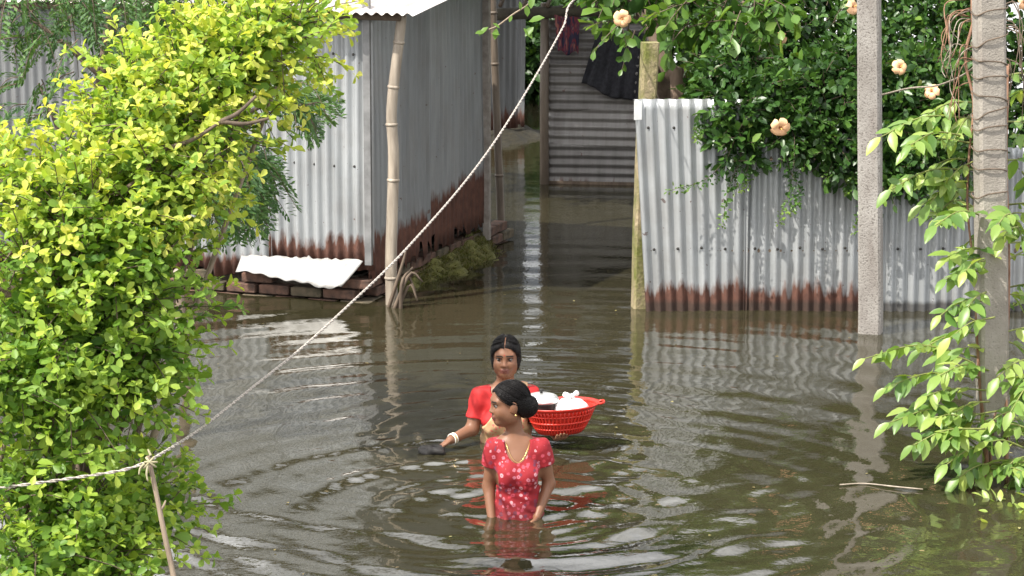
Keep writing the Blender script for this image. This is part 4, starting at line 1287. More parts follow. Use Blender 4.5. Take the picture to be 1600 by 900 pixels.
# ------------------------------------------------------------------ people: one continuous body surface each, clothes and hair over it
class Field:
    def __init__(s, lo, hi, h):
        s.lo, s.h = np.array(lo, np.float32), h
        s.n = np.ceil((np.array(hi) - lo) / h).astype(int) + 1
        s.ax = [s.lo[i] + h * np.arange(s.n[i], dtype=np.float32) for i in range(3)]
        s.d = np.full(s.n, .12, np.float32)

    def copy(s):
        f = Field.__new__(Field); f.lo, f.h, f.n, f.ax, f.d = s.lo, s.h, s.n, s.ax, s.d.copy(); return f

    def sub(s, bl, bh):
        sl = []
        for i in range(3):
            a = int(np.clip((bl[i] - s.lo[i]) / s.h, 0, s.n[i] - 1)); b = int(np.clip((bh[i] - s.lo[i]) / s.h + 2, 1, s.n[i]))
            sl.append(slice(a, max(b, a + 1)))
        g = np.meshgrid(*[s.ax[i][sl[i]] for i in range(3)], indexing='ij')
        return tuple(sl), g

    def _op(s, sl, f, k, op):
        a = s.d[sl]
        if op == 'add':
            if k <= 0: s.d[sl] = np.minimum(a, f)
            else:
                hh = np.clip(.5 + .5 * (a - f) / k, 0, 1); s.d[sl] = a * (1 - hh) + f * hh - k * hh * (1 - hh)
        else:
            hh = np.clip(.5 - .5 * (a + f) / max(k, 1e-4), 0, 1); s.d[sl] = a * (1 - hh) - f * hh + k * hh * (1 - hh)

    def ell(s, c, r, k=.03, R=None, op='add'):
        c = np.asarray(c, float); r = np.asarray(r, float) if not np.isscalar(r) else np.full(3, r)
        m = max(r) + .07
        sl, (X, Y, Z) = s.sub(c - m, c + m)
        x, y, z = X - c[0], Y - c[1], Z - c[2]
        if R is not None: x, y, z = [R[0][i] * x + R[1][i] * y + R[2][i] * z for i in range(3)]
        k0 = np.sqrt((x / r[0]) ** 2 + (y / r[1]) ** 2 + (z / r[2]) ** 2); k1 = np.sqrt((x / r[0] ** 2) ** 2 + (y / r[1] ** 2) ** 2 + (z / r[2] ** 2) ** 2)
        s._op(sl, (k0 * (k0 - 1) / (k1 + 1e-6)).astype(np.float32), k, op)

    def cone(s, a, b, ra, rb, k=.025, op='add'):
        a, b = np.asarray(a, float), np.asarray(b, float); m = max(ra, rb) + .07
        sl, (X, Y, Z) = s.sub(np.minimum(a, b) - m, np.maximum(a, b) + m)
        d = b - a; L2 = d @ d + 1e-9
        t = np.clip(((X - a[0]) * d[0] + (Y - a[1]) * d[1] + (Z - a[2]) * d[2]) / L2, 0, 1)
        f = np.sqrt((X - a[0] - t * d[0]) ** 2 + (Y - a[1] - t * d[1]) ** 2 + (Z - a[2] - t * d[2]) ** 2) - (ra + (rb - ra) * t)
        s._op(sl, f.astype(np.float32), k, op)

    def grid(s): return np.meshgrid(*s.ax, indexing='ij')

    def mesh(s, name, mat, origin, slim=None):
        d = s.d; h = s.h
        nx, ny, nz = d.shape
        ins = d < 0
        cnt = np.zeros((nx - 1, ny - 1, nz - 1), np.int16)
        for i in (0, 1):
            for j in (0, 1):
                for k in (0, 1): cnt += ins[i:nx - 1 + i, j:ny - 1 + j, k:nz - 1 + k]
        act = np.argwhere((cnt > 0) & (cnt < 8))
        idx = np.full(cnt.shape, -1, np.int32); idx[tuple(act.T)] = np.arange(len(act))
        cv = np.stack([d[act[:, 0] + i, act[:, 1] + j, act[:, 2] + k] for i in (0, 1) for j in (0, 1) for k in (0, 1)], 1)
        cp = np.array([(i, j, k) for i in (0, 1) for j in (0, 1) for k in (0, 1)], float)
        acc = np.zeros((len(act), 3)); n = np.zeros(len(act))
        for a in range(8):
            for b in range(a + 1, 8):
                if abs(cp[a] - cp[b]).sum() != 1: continue
                va, vb = cv[:, a], cv[:, b]; m = (va < 0) != (vb < 0)
                t = np.where(m, va / np.where(m, va - vb, 1), 0)
                acc += np.where(m[:, None], cp[a] + t[:, None] * (cp[b] - cp[a]), 0); n += m
        V = (act + acc / n[:, None]) * h + s.lo
        F = []
        for ax in range(3):
            sl0 = [slice(None)] * 3; sl1 = [slice(None)] * 3
            sl0[ax] = slice(0, -1); sl1[ax] = slice(1, None)
            A, B = ins[tuple(sl0)], ins[tuple(sl1)]
            e = np.argwhere(A != B)
            u, v = [(1, 2), (2, 0), (0, 1)][ax]
            ok = (e[:, u] > 0) & (e[:, v] > 0) & (e[:, u] < d.shape[u] - 1) & (e[:, v] < d.shape[v] - 1); e = e[ok]
            flip = A[tuple(e.T)]
            q = []
            for du, dv in ((-1, -1), (0, -1), (0, 0), (-1, 0)):
                c = e.copy(); c[:, u] += du; c[:, v] += dv; q.append(idx[tuple(c.T)])
            q = np.stack(q, 1)
            q = np.where(flip[:, None], q, q[:, ::-1]); F.append(q)
        F = np.concatenate(F)
        F = F[(F >= 0).all(1)]
        V0 = V.copy()
        if slim is not None:                                # narrower below the neck
            k, z0, z1 = slim
            w = np.clip((V[:, 2] - z0) / (z1 - z0), 0, 1); V = V * np.stack([k + (1 - k) * w, 1 + 0 * w, 1 + 0 * w], 1)
        return mesh_from(name, V + np.asarray(origin), F, mat), V0


def head(f, c, yaw, tilt=0., sc=1.0, hair=None, bun=True):
    """yaw: direction the face looks in the ground plane (unit vector angle); returns frame function"""
    fw = np.array([math.cos(yaw) * math.cos(tilt), math.sin(yaw) * math.cos(tilt), math.sin(tilt)])
    sd = np.array([-math.sin(yaw), math.cos(yaw), 0.]); upv = np.cross(fw, sd)
    R = np.stack([fw, sd, upv]).T                    # columns f, s, u
    P = lambda a, b, u: np.asarray(c) + R @ np.array([a, b, u]) * sc
    E = lambda t, p, r, k, op='add': t.ell(P(*p), np.array(r) * sc, k, R, op)
    E(f, (-.012, 0, .032), (.092, .072, .078), .02)
    E(f, (.028, 0, -.035), (.056, .056, .078), .03)
    E(f, (.055, 0, -.088), (.022, .026, .020), .03)
    for s in (-1, 1):
        E(f, (.050, s * .032, -.034), (.028, .027, .030), .025)
        E(f, (.005, s * .048, -.06), (.03, .014, .03), .03)
        E(f, (.085, s * .031, -.001), (.012, .019, .011), .012, 'sub')
    E(f, (.068, 0, .022), (.016, .048, .014), .025)
    f.cone(P(.078, 0, .004), P(.094, 0, -.030), .0065 * sc, .0098 * sc, .014)
    for s in (-1, 1): E(f, (.086, s * .010, -.033), (.010, .0075, .0065), .007)
    E(f, (.083, 0, -.058), (.009, .023, .0065), .006)
    E(f, (.081, 0, -.069), (.009, .019, .0065), .006)
    for s in (-1, 1): E(f, (-.008, s * .071, -.012), (.020, .009, .031), .008)
    return P, R, E


def hand(f, wrist, d, palm_n, curl=.35, sc=1.0, mirror=1):
    d = norm(d); n = norm(np.asarray(palm_n) - d * np.dot(palm_n, d)); s = np.cross(d, n) * mirror
    w = np.asarray(wrist, float)
    f.ell(w + d * .042 * sc, np.array([.042, .036, .015]) * sc, .015, np.stack([d, s, n]).T)
    for k, (o, L) in enumerate(((-.027, .062), (-.009, .074), (.009, .070), (.026, .054))):
        a = w + d * .070 * sc + s * o * sc; b = a + (d * math.cos(curl) + n * math.sin(curl) + s * o * 2) * L * .5 * sc; e = b + (d * math.cos(2.2 * curl) + n * math.sin(2.2 * curl)) * L * .5 * sc
        f.cone(a, b, .0095 * sc, .0085 * sc, .005); f.cone(b, e, .0085 * sc, .007 * sc, .003)
    a = w + d * .022 * sc - s * .028 * sc; b = a + norm(d * .8 - s * .7 + n * .4) * .036 * sc; e = b + norm(d + n * .5 - s * .15) * .03 * sc
    f.cone(a, b, .012 * sc, .010 * sc, .01); f.cone(b, e, .010 * sc, .008 * sc, .004)


def skin_material(name, c, lip):
    M = Mat(name, .48, 0, .4)
    col_ = M.attr('feature').outputs['Vector']
    sp = M.n('SeparateXYZ', None, Vector=col_)
    n = M.noise(M.obj(), 14, 4)
    base = M.mix(n, tuple(x * .85 for x in c), tuple(x * 1.15 for x in c))
    base = M.mix(sp.outputs[0], base, lip); base = M.mix(sp.outputs[1], base, (.012, .009, .008))
    M.color(base)
    M.b.inputs['Subsurface Weight'].default_value = .08
    M.b.inputs['Subsurface Radius'].default_value = (.01, .004, .002)
    return M.m


def features(me, V, c, R, sc):
    L = (V - np.asarray(c)) @ R / sc
    f_, s_, u_ = L[:, 0], np.abs(L[:, 1]), L[:, 2]
    lip = ((f_ > .066) & (s_ < .025) & (u_ < -.052) & (u_ > -.077)).astype(float)
    brow = ((f_ > .05) & (s_ > .010) & (s_ < .048) & (np.abs(u_ - .021 + (s_ - .03) ** 2 * 6) < .0045)).astype(float)
    lash = ((f_ > .05) & (s_ > .014) & (s_ < .048) & (np.abs(u_ - .007) < .0035)).astype(float)
    attr(me, 'feature', np.stack([lip, np.maximum(brow, lash * .9), lip * 0], -1), 3)


HAIR = Mat('black_hair', .42, 0, .16)
hw = HAIR.n('TexWave', None, Vector=HAIR.mapping(HAIR.obj(), (1, 1, 1), (.3, .5, 0)), Scale=45., Distortion=6., Detail=3.)
HAIR.color((.006, .005, .005)); HAIR.bump(hw.outputs[0], .004, .5)
EYE = Mat('eye_white', .15); EYE.color((.16, .14, .13))
IRIS = Mat('iris', .1); IRIS.color((.012, .007, .005))
GOLD = Mat('gold', .3, 1.0); GOLD.color((.75, .52, .2))


def uvball(c, r, n=8):
    m = MB(); V, F = [], []
    for j in range(n + 1):
        for i in range(2 * n):
            a, b = math.pi * j / n, math.pi * i / n
            V.append(np.asarray(c) + r * np.array([math.sin(a) * math.cos(b), math.sin(a) * math.sin(b), math.cos(a)]))
    for j in range(n):
        for i in range(2 * n): F.append((j * 2 * n + i, (j + 1) * 2 * n + i, (j + 1) * 2 * n + (i + 1) % (2 * n), j * 2 * n + (i + 1) % (2 * n)))
    m.add(V, F); return m


def eyes(root, P, R, sc, O):
    for s in (-1, 1):
        e = put('eye', uvball(P(.068, s * .031, 0) + O, .0125 * sc).mesh('eye', EYE.m), root)
        put('iris', uvball(P(.0765, s * .031 - .001, 0) + O, .0075 * sc).mesh('iris', IRIS.m), e)


def hair_region(f, c, R, sc, hairline):
    X, Y, Z = f.grid()
    x, y, z = X - c[0], Y - c[1], Z - c[2]
    L = [(R[0, i] * x + R[1, i] * y + R[2, i] * z) / sc for i in range(3)]
    return hairline(*L)


def strands(root, c, R, O, rad, knot, seed, parting=0., n=240, front=True):
    """thin locks combed from the hairline and the parting back to the knot"""
    r = np.random.default_rng(seed); m = MB()
    ce = np.array([-.016, 0, .037]); rad = np.asarray(rad)
    kd = norm((np.array(knot) - ce) / rad)
    for i in range(n):
        if i % 3 == 0:                                      # from the parting
            q = np.array([r.uniform(-.05, .085), parting + (1 if r.random() < .5 else -1) * (.006 + abs(r.normal()) * .003), .12])
        else:                                               # from the hairline
            sg = -1 if i % 2 else 1; t = r.random()
            q = np.array([.085 * (1 - t) ** .8 - .0 * t, sg * (.012 + .075 * t ** .7), .084 * (1 - t) + .0 + r.normal() * .004])
        d0 = norm((q - ce) / rad); sg = np.sign(d0[1]) or 1
        md = norm(d0 + kd + np.array([0, sg * .55, .05]))
        pts = []
        lift = 1.005 + .012 * r.random() + (.05 * r.random() if i % 29 == 0 else 0)
        for t in np.linspace(0, 1, 11):
            v = norm(d0 * (1 - t) ** 2 + 2 * md * t * (1 - t) * 1.1 + kd * t * t)
            pts.append(np.asarray(c) + O + R @ (ce + v * rad * (lift + (.02 * t if i % 5 == 0 else 0))))
        m.tube(pts, np.array([.0006, .0012] + [.0017] * 7 + [.0013, .0008]), 4)
    put('hair_locks', m.mesh('hair_locks', HAIR.m), root)['kind'] = 'stuff'


def wet_edge(M, colour, top=.07):
    """cloth soaked where it meets the water"""
    o = M.obj(); z = M.n('SeparateXYZ', None, Vector=o).outputs[2]
    k = M.math('MULTIPLY', M.math('SUBTRACT', M.math('ADD', top, M.math('MULTIPLY', M.noise(o, 16, 3), .07)), z), 14., clamp=True)
    return M.mix(M.math('MULTIPLY', k, .6), colour, M.mix(1., colour, (.3, .25, .25), 'MULTIPLY'))


def floral():
    M = Mat('floral_cotton', .8)
    o = M.obj()
    v = M.n('TexVoronoi', {'feature': 'F1'}, Vector=M.mapping(o, (1, .55, 1)), Scale=40., Randomness=.9)
    d = v.outputs['Distance']; cc = v.outputs['Color']
    sc_ = M.n('SeparateColor', None, Color=cc)
    pet = M.math('MULTIPLY', M.math('SINE', M.math('MULTIPLY', M.noise(o, 60, 2), 22.)), .07)
    fl = M.math('MULTIPLY', M.math('LESS_THAN', M.math('ADD', d, pet), .38), M.math('GREATER_THAN', d, .12))
    kind = M.ramp(sc_.outputs[0], [(.0, (.42, .05, .08)), (.3, (.44, .13, .17)), (.5, (.42, .03, .045)), (.66, (.14, .022, .05)), (.86, (.50, .24, .27))])
    kind.node.color_ramp.interpolation = 'CONSTANT'
    ground = M.mix(M.noise(o, 9, 3), (.20, .004, .010), (.30, .008, .016))
    M.color(wet_edge(M, M.mix(fl, ground, kind)))
    M.bump(M.noise(o, 22, 3), .008, .5)
    return M.m


def make_front_woman():
    O = FRONT.copy(); O[2] = 0
    root = empty('person', (O[0], O[1], -.82), 'person in red floral dress wading waist deep, head turned left, hair in a bun', 'person')
    h = .0045
    f = Field((-.30, -.20, -.84), (.30, .20, .72), h)
    # legs and trunk
    for s in (-1, 1):
        f.cone((s * .085, .02, -.10), (s * .085, 0, -.42), .085, .055, .04); f.cone((s * .085, 0, -.42), (s * .085, .02, -.76), .052, .034, .03); f.cone((s * .085, .02, -.79), (s * .095, -.12, -.805), .032, .024, .02)
    f.ell((0, .012, -.06), (.150, .105, .13), .05)
    f.ell((0, .0, .10), (.118, .083, .15), .06)
    f.ell((0, .005, .245), (.135, .088, .13), .05)
    for s in (-1, 1): f.ell((s * .062, -.068, .215), (.052, .045, .052), .035)
    f.cone((-.125, .012, .340), (.125, .012, .340), .046, .046, .04)
    f.cone((-.06, .02, .37), (.03, .02, .37), .045, .045, .04)
    T = f.copy()                                           # trunk alone, for the dress
    hc = np.array([-.048, .005, .575]); yaw = math.radians(197)
    f.cone((-.008, .018, .35), (-.025, .015, .50), .046, .042, .03)
    P, R, E = head(f, hc, yaw, -.06)
    arms = [((.140, .012, .335), (.182, .035, .150), (.112, -.075, .005), (.095, -.105, -.055)), ((-.142, .012, .335), (-.170, .04, .135), (-.150, -.055, -.03), (-.148, -.09, -.07))]
    for k, (a, b, c, d) in enumerate(arms):
        f.cone(a, b, .043, .035, .03); f.cone(b, c, .035, .023, .02)
        hand(f, c, np.array(d) - c, (-1 if k == 0 else 1, 0, -.4), .3, .95, 1 if k == 0 else -1)
    skin = skin_material('skin_warm', (.195, .09, .05), (.16, .055, .042))
    me, V = f.mesh('body', skin, O, (.87, .36, .46)); features(me, V, hc, R, 1.0)
    put('body', me, root)
    eyes(root, P, R, 1.0, O)
    # dress
    g = T
    g.ell((0, .012, -.25), (.17, .13, .30), .06)
    X, Y, Z = g.grid()
    g.d -= .011 + .0045 * np.sin(X * 62 + Z * 22 + 2 * np.sin(Z * 14)) * np.clip((.20 - Z) * 6, 0, 1) + .003 * np.sin((X + Z * .8) * 48 + np.sin(Z * 30)) * np.clip((.33 - Z) * 5, 0, 1) + .002 * np.sin(Z * 120 + X * 40) * (np.abs(Z - .1) < .08)
    for a, b, *_ in arms:
        a, b = np.array(a), np.array(b); e = a + (b - a) * .42
        g.cone(a, a + (b - a) * .2, .053, .056, .02); g.cone(a + (b - a) * .15, e, .056, .060, .012)
        d_ = norm(b - a); cut = (X - e[0]) * d_[0] + (Y - e[1]) * d_[1] + (Z - e[2]) * d_[2]
        near = (np.abs(X) > .115) & (Z > .15)
        g.d = np.where(near & (np.sign(X) == np.sign(a[0])), np.maximum(g.d, cut), g.d)
    neck = np.sqrt(((X + .002) / .078) ** 2 + ((Y + .075) / .11) ** 2 + ((Z - .395) / .112) ** 2) - 1
    g.d = np.maximum(g.d, -neck * .07)
    g.d = np.maximum(g.d, Z - .392); g.d = np.maximum(g.d, -.70 - Z)
    put('dress', g.mesh('dress', floral(), O, (.87, .36, .46))[0], root)
    # hair and bun
    q = Field((-.20, -.14, .42), (.14, .14, .72), .0035)
    E2 = lambda p, r, k, op='add': q.ell(P(*p), np.array(r), k, R, op)
    E2((-.016, 0, .036), (.099, .078, .083), .02); E2((-.05, 0, -.01), (.062, .072, .075), .03)
    reg = hair_region(q, hc, R, 1., lambda a, b, u: np.maximum((a * 1.05 - .008 - u + .003 * np.sin(b * 190) + .002 * np.sin(b * 410 + a * 300)) / 1.45, -(u + .085)))
    q.d = np.maximum(q.d, reg)
    ear = hair_region(q, hc, R, 1., lambda a, b, u: np.sqrt(((a + .006) / .026) ** 2 + ((np.abs(b) - .08) / .022) ** 2 + ((u + .014) / .036) ** 2) - 1)
    q.d = np.maximum(q.d, -ear * .02)
    E2((-.098, .0, -.030), (.052, .060, .056), .018); E2((-.128, .012, -.020), (.022, .040, .040), .012); E2((-.100, -.02, -.052), (.036, .04, .034), .01)
    q.d += hair_region(q, hc, R, 1., lambda a, b, u: .0011 * np.sin(np.arctan2(b, u - .02) * 46 + a * 25) + .0007 * np.sin(np.arctan2(b, a + .1) * 70)).astype(np.float32)
    put('hair', q.mesh('hair', HAIR.m, O)[0], root)
    strands(root, hc, R, O, (.100, .080, .085), (-.10, 0, -.03), 3, .02)
    m = MB(); th = np.linspace(-.15, math.pi + .15, 26)
    m.tube([O + np.array([.064 * math.cos(a) + .0, .01 - .106 * max(0, math.sin(a)) ** .8, .392 - .10 * max(0., math.sin(a)) ** 2]) for a in th], .0012, 5)
    put('necklace', m.mesh('necklace', GOLD.m), root)
    put('earring', uvball(P(-.012, .081, -.048) + O, .006).mesh('earring', GOLD.m), root)


def make_rear_woman():
    O = REAR.copy(); O[2] = 0
    root = empty('person', (O[0], O[1], -.82), 'person in red blouse and draped sari facing the camera, carrying a red basket', 'person')
    h = .0045
    f = Field((-.50, -.36, -.84), (.46, .26, .66), h)
    for s in (-1, 1):
        f.cone((s * .09, .06, -.22), (s * .09, .05, -.50), .09, .06, .04); f.cone((s * .09, .05, -.50), (s * .09, .07, -.76), .055, .036, .03); f.cone((s * .09, .07, -.79), (s * .1, -.08, -.805), .034, .026, .02)
    f.ell((0, .06, -.16), (.16, .115, .14), .05); f.ell((-.01, .04, .0), (.128, .09, .15), .06); f.ell((-.022, .02, .16), (.14, .09, .13), .05)
    for s in (-1, 1): f.ell((-.022 + s * .062, -.06, .135), (.055, .05, .055), .035)
    f.cone((-.155, .012, .262), (.112, .02, .275), .047, .047, .04); f.cone((-.07, .02, .29), (.03, .02, .29), .045, .045, .04)
    T = f.copy()
    hc = np.array([-.018, -.012, .497]); yaw = math.radians(266)
    f.cone((-.022, .022, .27), (-.018, .012, .42), .052, .048, .035)
    P, R, E = head(f, hc, yaw, -.04)
    aL = (np.array([-.165, .012, .262]), np.array([-.205, -.03, .085]), np.array([-.322, -.155, .055])); aR = (np.array([.118, .02, .272]), np.array([.215, .07, .10]), np.array([.265, -.09, .055]))
    for k, (a, b, c) in enumerate((aL, aR)):
        f.cone(a, b, .045, .036, .03); f.cone(b, c, .036, .024, .02)
    hand(f, aL[2], (-.75, -.45, -.42), (-.1, -.3, -1), .28, .98, 1)
    hand(f, aR[2], (.25, -.95, .12), (0, .1, 1), .3, .95, 1)
    skin = skin_material('skin_brown', (.195, .09, .05), (.17, .06, .045))
    me, V = f.mesh('body', skin, O); features(me, V, hc, R, 1.0); put('body', me, root)
    eyes(root, P, R, 1.0, O)
    # blouse: shoulders, chest and sleeves to above the elbow
    g = T.copy(); X, Y, Z = g.grid()
    g.d -= .008
    for a, b, _ in (aL, aR):
        e = a + (b - a) * .66
        g.cone(a, e, .053, .050, .02); d_ = norm(b - a)
        cut = (X - e[0]) * d_[0] + (Y - e[1]) * d_[1] + (Z - e[2]) * d_[2]
        side = (X + .03) * np.sign(a[0] + .03) > .125
        g.d = np.where(side, np.maximum(g.d, cut), g.d)
    g.d += .0025 * np.sin(Z * 75 + X * 40 + 2 * np.sin(X * 20)) + .0015 * np.sin(Z * 40 - X * 80)
    neck = np.sqrt(((X + .022) / .088) ** 2 + ((Y + .07) / .12) ** 2 + ((Z - .33) / .085) ** 2) - 1
    g.d = np.maximum(g.d, -neck * .07); g.d = np.maximum(g.d, Z - .325); g.d = np.maximum(g.d, .05 - Z)
    RB = Mat('red_blouse', .75); RB.color(RB.mix(RB.noise(RB.obj(), 16, 4), (.34, .006, .008), (.47, .013, .013)))
    put('blouse', g.mesh('blouse', RB.m, O)[0], root)
    # sari: wraps waist and skirt, its end runs over the shoulder above the basket
    s_ = T.copy()
    s_.ell((0, .06, -.35), (.18, .15, .32), .06)
    s_.d -= .018 + .004 * np.sin((X * .8 + Z * .6) * 95) + .0025 * np.sin((X - Z) * 60)
    band = -(X * .80 + (.28 - Z) * .60 + .012)                # upper edge slants from the far shoulder to the near hip
    s_.d = np.maximum(s_.d, band * .8)
    s_.d = np.maximum(s_.d, Z - .345); s_.d = np.maximum(s_.d, -.74 - Z); s_.d = np.maximum(s_.d, (X - .105) * np.where(Z > .12, 1., 0.) - .03 * (Z <= .12))
    nk = np.sqrt(((X + .022) / .07) ** 2 + ((Y + .03) / .12) ** 2 + ((Z - .34) / .08) ** 2) - 1
    s_.d = np.maximum(s_.d, -nk * .07)
    SR = Mat('printed_sari', .7)
    vo = SR.n('TexVoronoi', None, Vector=SR.obj(), Scale=42.)
    SR.color(SR.mix(SR.ramp(vo.outputs['Distance'], [(.28, 0.), (.36, 1.)]), (.62, .16, .12), SR.mix(SR.noise(SR.obj(), 7, 3), (.46, .26, .12), (.62, .42, .24))))
    put('sari', s_.mesh('sari', SR.m, O)[0], root)
    q = Field((-.16, -.16, .30), (.13, .16, .65), .0035)
    E2 = lambda p, r, k, op='add': q.ell(P(*p), np.array(r), k, R, op)
    E2((-.016, 0, .035), (.098, .078, .082), .02); E2((-.03, 0, -.02), (.06, .083, .085), .03)
    reg = hair_region(q, hc, R, 1., lambda a, b, u: np.maximum((a * 1.05 - .006 - u - .006 * np.cos(b * 40) + .0025 * np.sin(b * 210) + .0015 * np.sin(b * 430)) / 1.45, -(u + .115)))
    part = hair_region(q, hc, R, 1., lambda a, b, u: np.abs(b) - .0022)
    q.d = np.maximum(q.d, reg)
    q.d = np.maximum(q.d, -np.maximum(hair_region(q, hc, R, 1., lambda a, b, u: np.abs(b) - .0026), hair_region(q, hc, R, 1., lambda a, b, u: .0 - a)))
    for sg in (-1, 1): E2((-.016, sg * .061, -.022), (.036, .022, .062), .012); E2((-.01, sg * .053, .035), (.055, .028, .045), .015)
    E2((-.095, 0, -.03), (.045, .055, .05), .02)
    q.d += hair_region(q, hc, R, 1., lambda a, b, u: .0011 * np.sin(np.arctan2(b, u - .02) * 46 + a * 25) + .0007 * np.sin(np.arctan2(b, a + .1) * 70)).astype(np.float32)
    put('hair', q.mesh('hair', HAIR.m, O)[0], root)
    strands(root, hc, R, O, (.099, .080, .084), (-.09, 0, -.03), 4, .0)
    put('bindi', uvball(P(.0865, 0, .028) + O, .0038).mesh('bindi', RB.m), root)
    for k in range(3):
        w = aL[2] + (aL[1] - aL[2]) * (.06 + .05 * k); d = norm(aL[2] - aL[1]); a_ = norm(np.cross(d, Z3)); b_ = np.cross(d, a_)
        th = np.linspace(0, 2 * math.pi, 21); m = MB(); m.tube([O + w + (a_ * math.cos(t) + b_ * math.sin(t)) * .0295 for t in th], .0038, 6, False)
        put('bangle', m.mesh('bangle', GOLD.m if k == 1 else plain('white_bangle', (.7, .66, .58), (.8, .77, .7), 30, .4)), root)
    hp = O + aL[2] + norm(np.array([-.75, -.45, -.42])) * .11
    return O, hp


make_front_woman()
RO, RHAND = make_rear_woman()

# dark wet thing in the rear wader's hand, at the surface
m = MB(); nu, nv = 18, 9; V, F = [], []
for j in range(nv):
    for i in range(nu):
        a, b = 2 * math.pi * i / nu, math.pi * (j / (nv - 1) - .5)
        rr = 1 + .18 * math.sin(3 * a + j) + .1 * math.sin(5 * a)
        V.append(np.array([RHAND[0], RHAND[1], 0]) + np.array([.075 * math.cos(a) * math.cos(b) * rr - .012, .05 * math.sin(a) * math.cos(b) * rr - .02, .030 * math.sin(b) * rr + .008]))
for j in range(nv - 1):
    for i in range(nu): F.append((j * nu + i, j * nu + (i + 1) % nu, (j + 1) * nu + (i + 1) % nu, (j + 1) * nu + i))
m.add(V, F)
tag(put('dark_cloth', m.mesh('dark_cloth', plain('wet_dark_cloth', (.012, .011, .011), (.03, .026, .024), 40, .7))), 'small dark wet bundle held at the water surface by an outstretched hand', 'cloth')

# ------------------------------------------------------------------ red basket with its load
BC = RO + np.array([.286, -.10, .0])
TILT = math.radians(-3)


def basket_pt(a, t, extra=0.):
    """a: angle round the oval, t: 0 bottom .. 1 rim"""
    rx = .118 + .082 * t ** .75 + extra; ry = .090 + .062 * t ** .75 + extra
    x, y, z = rx * math.cos(a), ry * math.sin(a), .155 * t
    return BC + np.array([x * math.cos(TILT) + 0, y, .088 + z - x * math.sin(TILT)])


def make_basket():
    M = Mat('red_plastic', .35, 0, .5); M.color(M.mix(M.noise(M.obj(), 12, 3), (.46, .016, .009), (.62, .035, .018)))
    M.b.inputs['Subsurface Weight'].default_value = .0
    root = empty('basket', BC + Z3 * .085, 'oval red plastic lattice basket carried at the hip', 'basket')
    n = 72
    m = MB()
    for k in range(52):
        a = 2 * math.pi * k / 52
        m.tube([basket_pt(a, t) for t in (0, .15, .35, .55, .75, .93)], .0048, 5)
    for t, r_ in ((.22, .0045), (.45, .0065), (.70, .0045)):
        m.tube([basket_pt(2 * math.pi * k / n, t) for k in range(n + 1)], r_, 6, False)
    put('lattice', m.mesh('lattice', M.m), root)
    V, F = [], []
    for k in range(n):
        a = 2 * math.pi * k / n
        V += [basket_pt(a, .90, -.002), basket_pt(a, .90, .006), basket_pt(a, 1.0, .018), basket_pt(a, 1.045, .016), basket_pt(a, 1.0, .004)]
    for k in range(n):
        for j in range(5): F.append((k * 5 + j, ((k + 1) % n) * 5 + j, ((k + 1) % n) * 5 + (j + 1) % 5, k * 5 + (j + 1) % 5))
    m = MB(); m.add(V, F); put('rim', m.mesh('rim', M.m), root)
    V = [basket_pt(2 * math.pi * k / n, .0) for k in range(n)] + [basket_pt(2 * math.pi * k / n, .10, .002) for k in range(n)]
    F = [tuple(range(n))[::-1]] + [(k, (k + 1) % n, n + (k + 1) % n, n + k) for k in range(n)]
    m = MB(); m.add(V, F); put('bottom', m.mesh('bottom', M.m), root)
    # lining seen through the slots: inner band of the moulded wall
    V, F = [], []
    for k in range(n):
        a = 2 * math.pi * k / n
        V += [basket_pt(a, .05, -.006), basket_pt(a, .45, -.006), basket_pt(a, .92, -.006)]
    for k in range(n):
        for j in range(2): F.append((k * 3 + j, ((k + 1) % n) * 3 + j, ((k + 1) % n) * 3 + j + 1, k * 3 + j + 1))
    m = MB(); m.add(V, F); put('inner_wall', m.mesh('inner_wall', M.m), root)
    for s in (0, 1):
        a = s * math.pi
        q = [basket_pt(a - .22, 1.0, .014), basket_pt(a - .14, 1.03, .040), basket_pt(a + .14, 1.03, .040), basket_pt(a + .22, 1.0, .014)]
        m = MB(); m.tube(curve(q, 12), .007, 7); put('handle', m.mesh('handle', M.m), root)


make_basket()


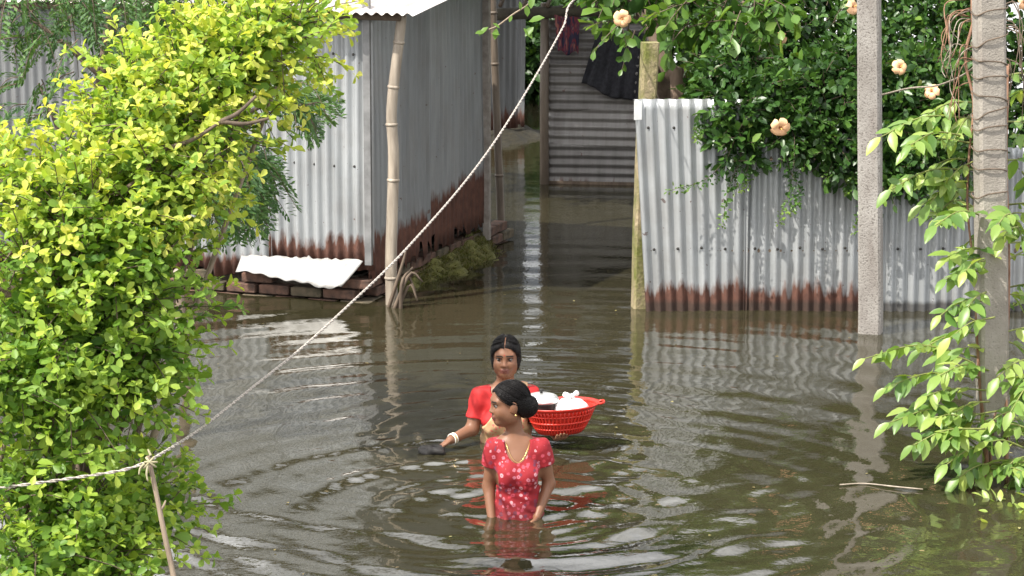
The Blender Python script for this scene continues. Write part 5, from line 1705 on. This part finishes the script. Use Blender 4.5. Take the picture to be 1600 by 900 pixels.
def lathe(c, prof, n=28, wob=0.):
    V, F = [], []
    for (r_, z) in prof:
        for k in range(n):
            a = 2 * math.pi * k / n; V.append(np.asarray(c) + np.array([r_ * math.cos(a), r_ * math.sin(a), z]))
    for j in range(len(prof) - 1):
        for k in range(n): F.append((j * n + k, j * n + (k + 1) % n, (j + 1) * n + (k + 1) % n, (j + 1) * n + k))
    F += [tuple(range(n))[::-1], tuple((len(prof) - 1) * n + k for k in range(n))]
    m = MB(); m.add(V, F); return m


pc = BC + np.array([-.105, .0, .155])
pot = empty('cooking_pot', pc, 'black cooking pot with a pale metal lid sitting in the red basket', 'pot')
put('bowl', lathe(pc, [(.05, 0), (.078, .02), (.090, .06), (.090, .095), (.094, .105), (.088, .108)]).mesh('bowl', plain('sooty_metal', (.012, .011, .010), (.04, .036, .034), 25, .55, .3)), pot)
LIDM = Mat('dull_aluminium', .35, .7); LIDM.color((.72, .72, .71))
put('lid', lathe(pc, [(.096, .106), (.100, .110), (.098, .122), (.084, .140), (.05, .150), (.012, .153)]).mesh('lid', LIDM.m), pot)
put('knob', lathe(pc, [(.008, .153), (.007, .162), (.014, .168), (.013, .176), (.004, .179)], 14).mesh('knob', BLACK), pot)
# white plastic bag bundle with a knot
q = Field((-.13, -.12, -.02), (.13, .12, .20), .0045)
q.ell((0, 0, .055), (.088, .080, .060), .03); q.ell((.03, .01, .05), (.07, .06, .05), .03); q.ell((-.035, -.015, .05), (.055, .055, .045), .03)
q.cone((.0, 0, .105), (.006, 0, .130), .022, .010, .02)
for e, rr in (((-.030, .0, .136), .012), ((.034, .01, .142), .013), ((.01, -.03, .134), .011)):
    q.cone((.004, 0, .128), e, .008, rr, .008)
X, Y, Z = q.grid(); th = np.arctan2(Y, X)
q.d += (.0035 * np.sin(th * 9 + Z * 60) * np.clip(Z * 12, 0, 1) + .002 * np.sin(X * 120 + Z * 90)).astype(np.float32)
bag = plain('white_plastic', (.72, .72, .70), (.82, .82, .81), 18, .35)
o = put('plastic_bag', q.mesh('plastic_bag', bag, BC + np.array([.055, -.01, .165]))[0]); tag(o, 'knotted white plastic bag lying in the red basket', 'bag')
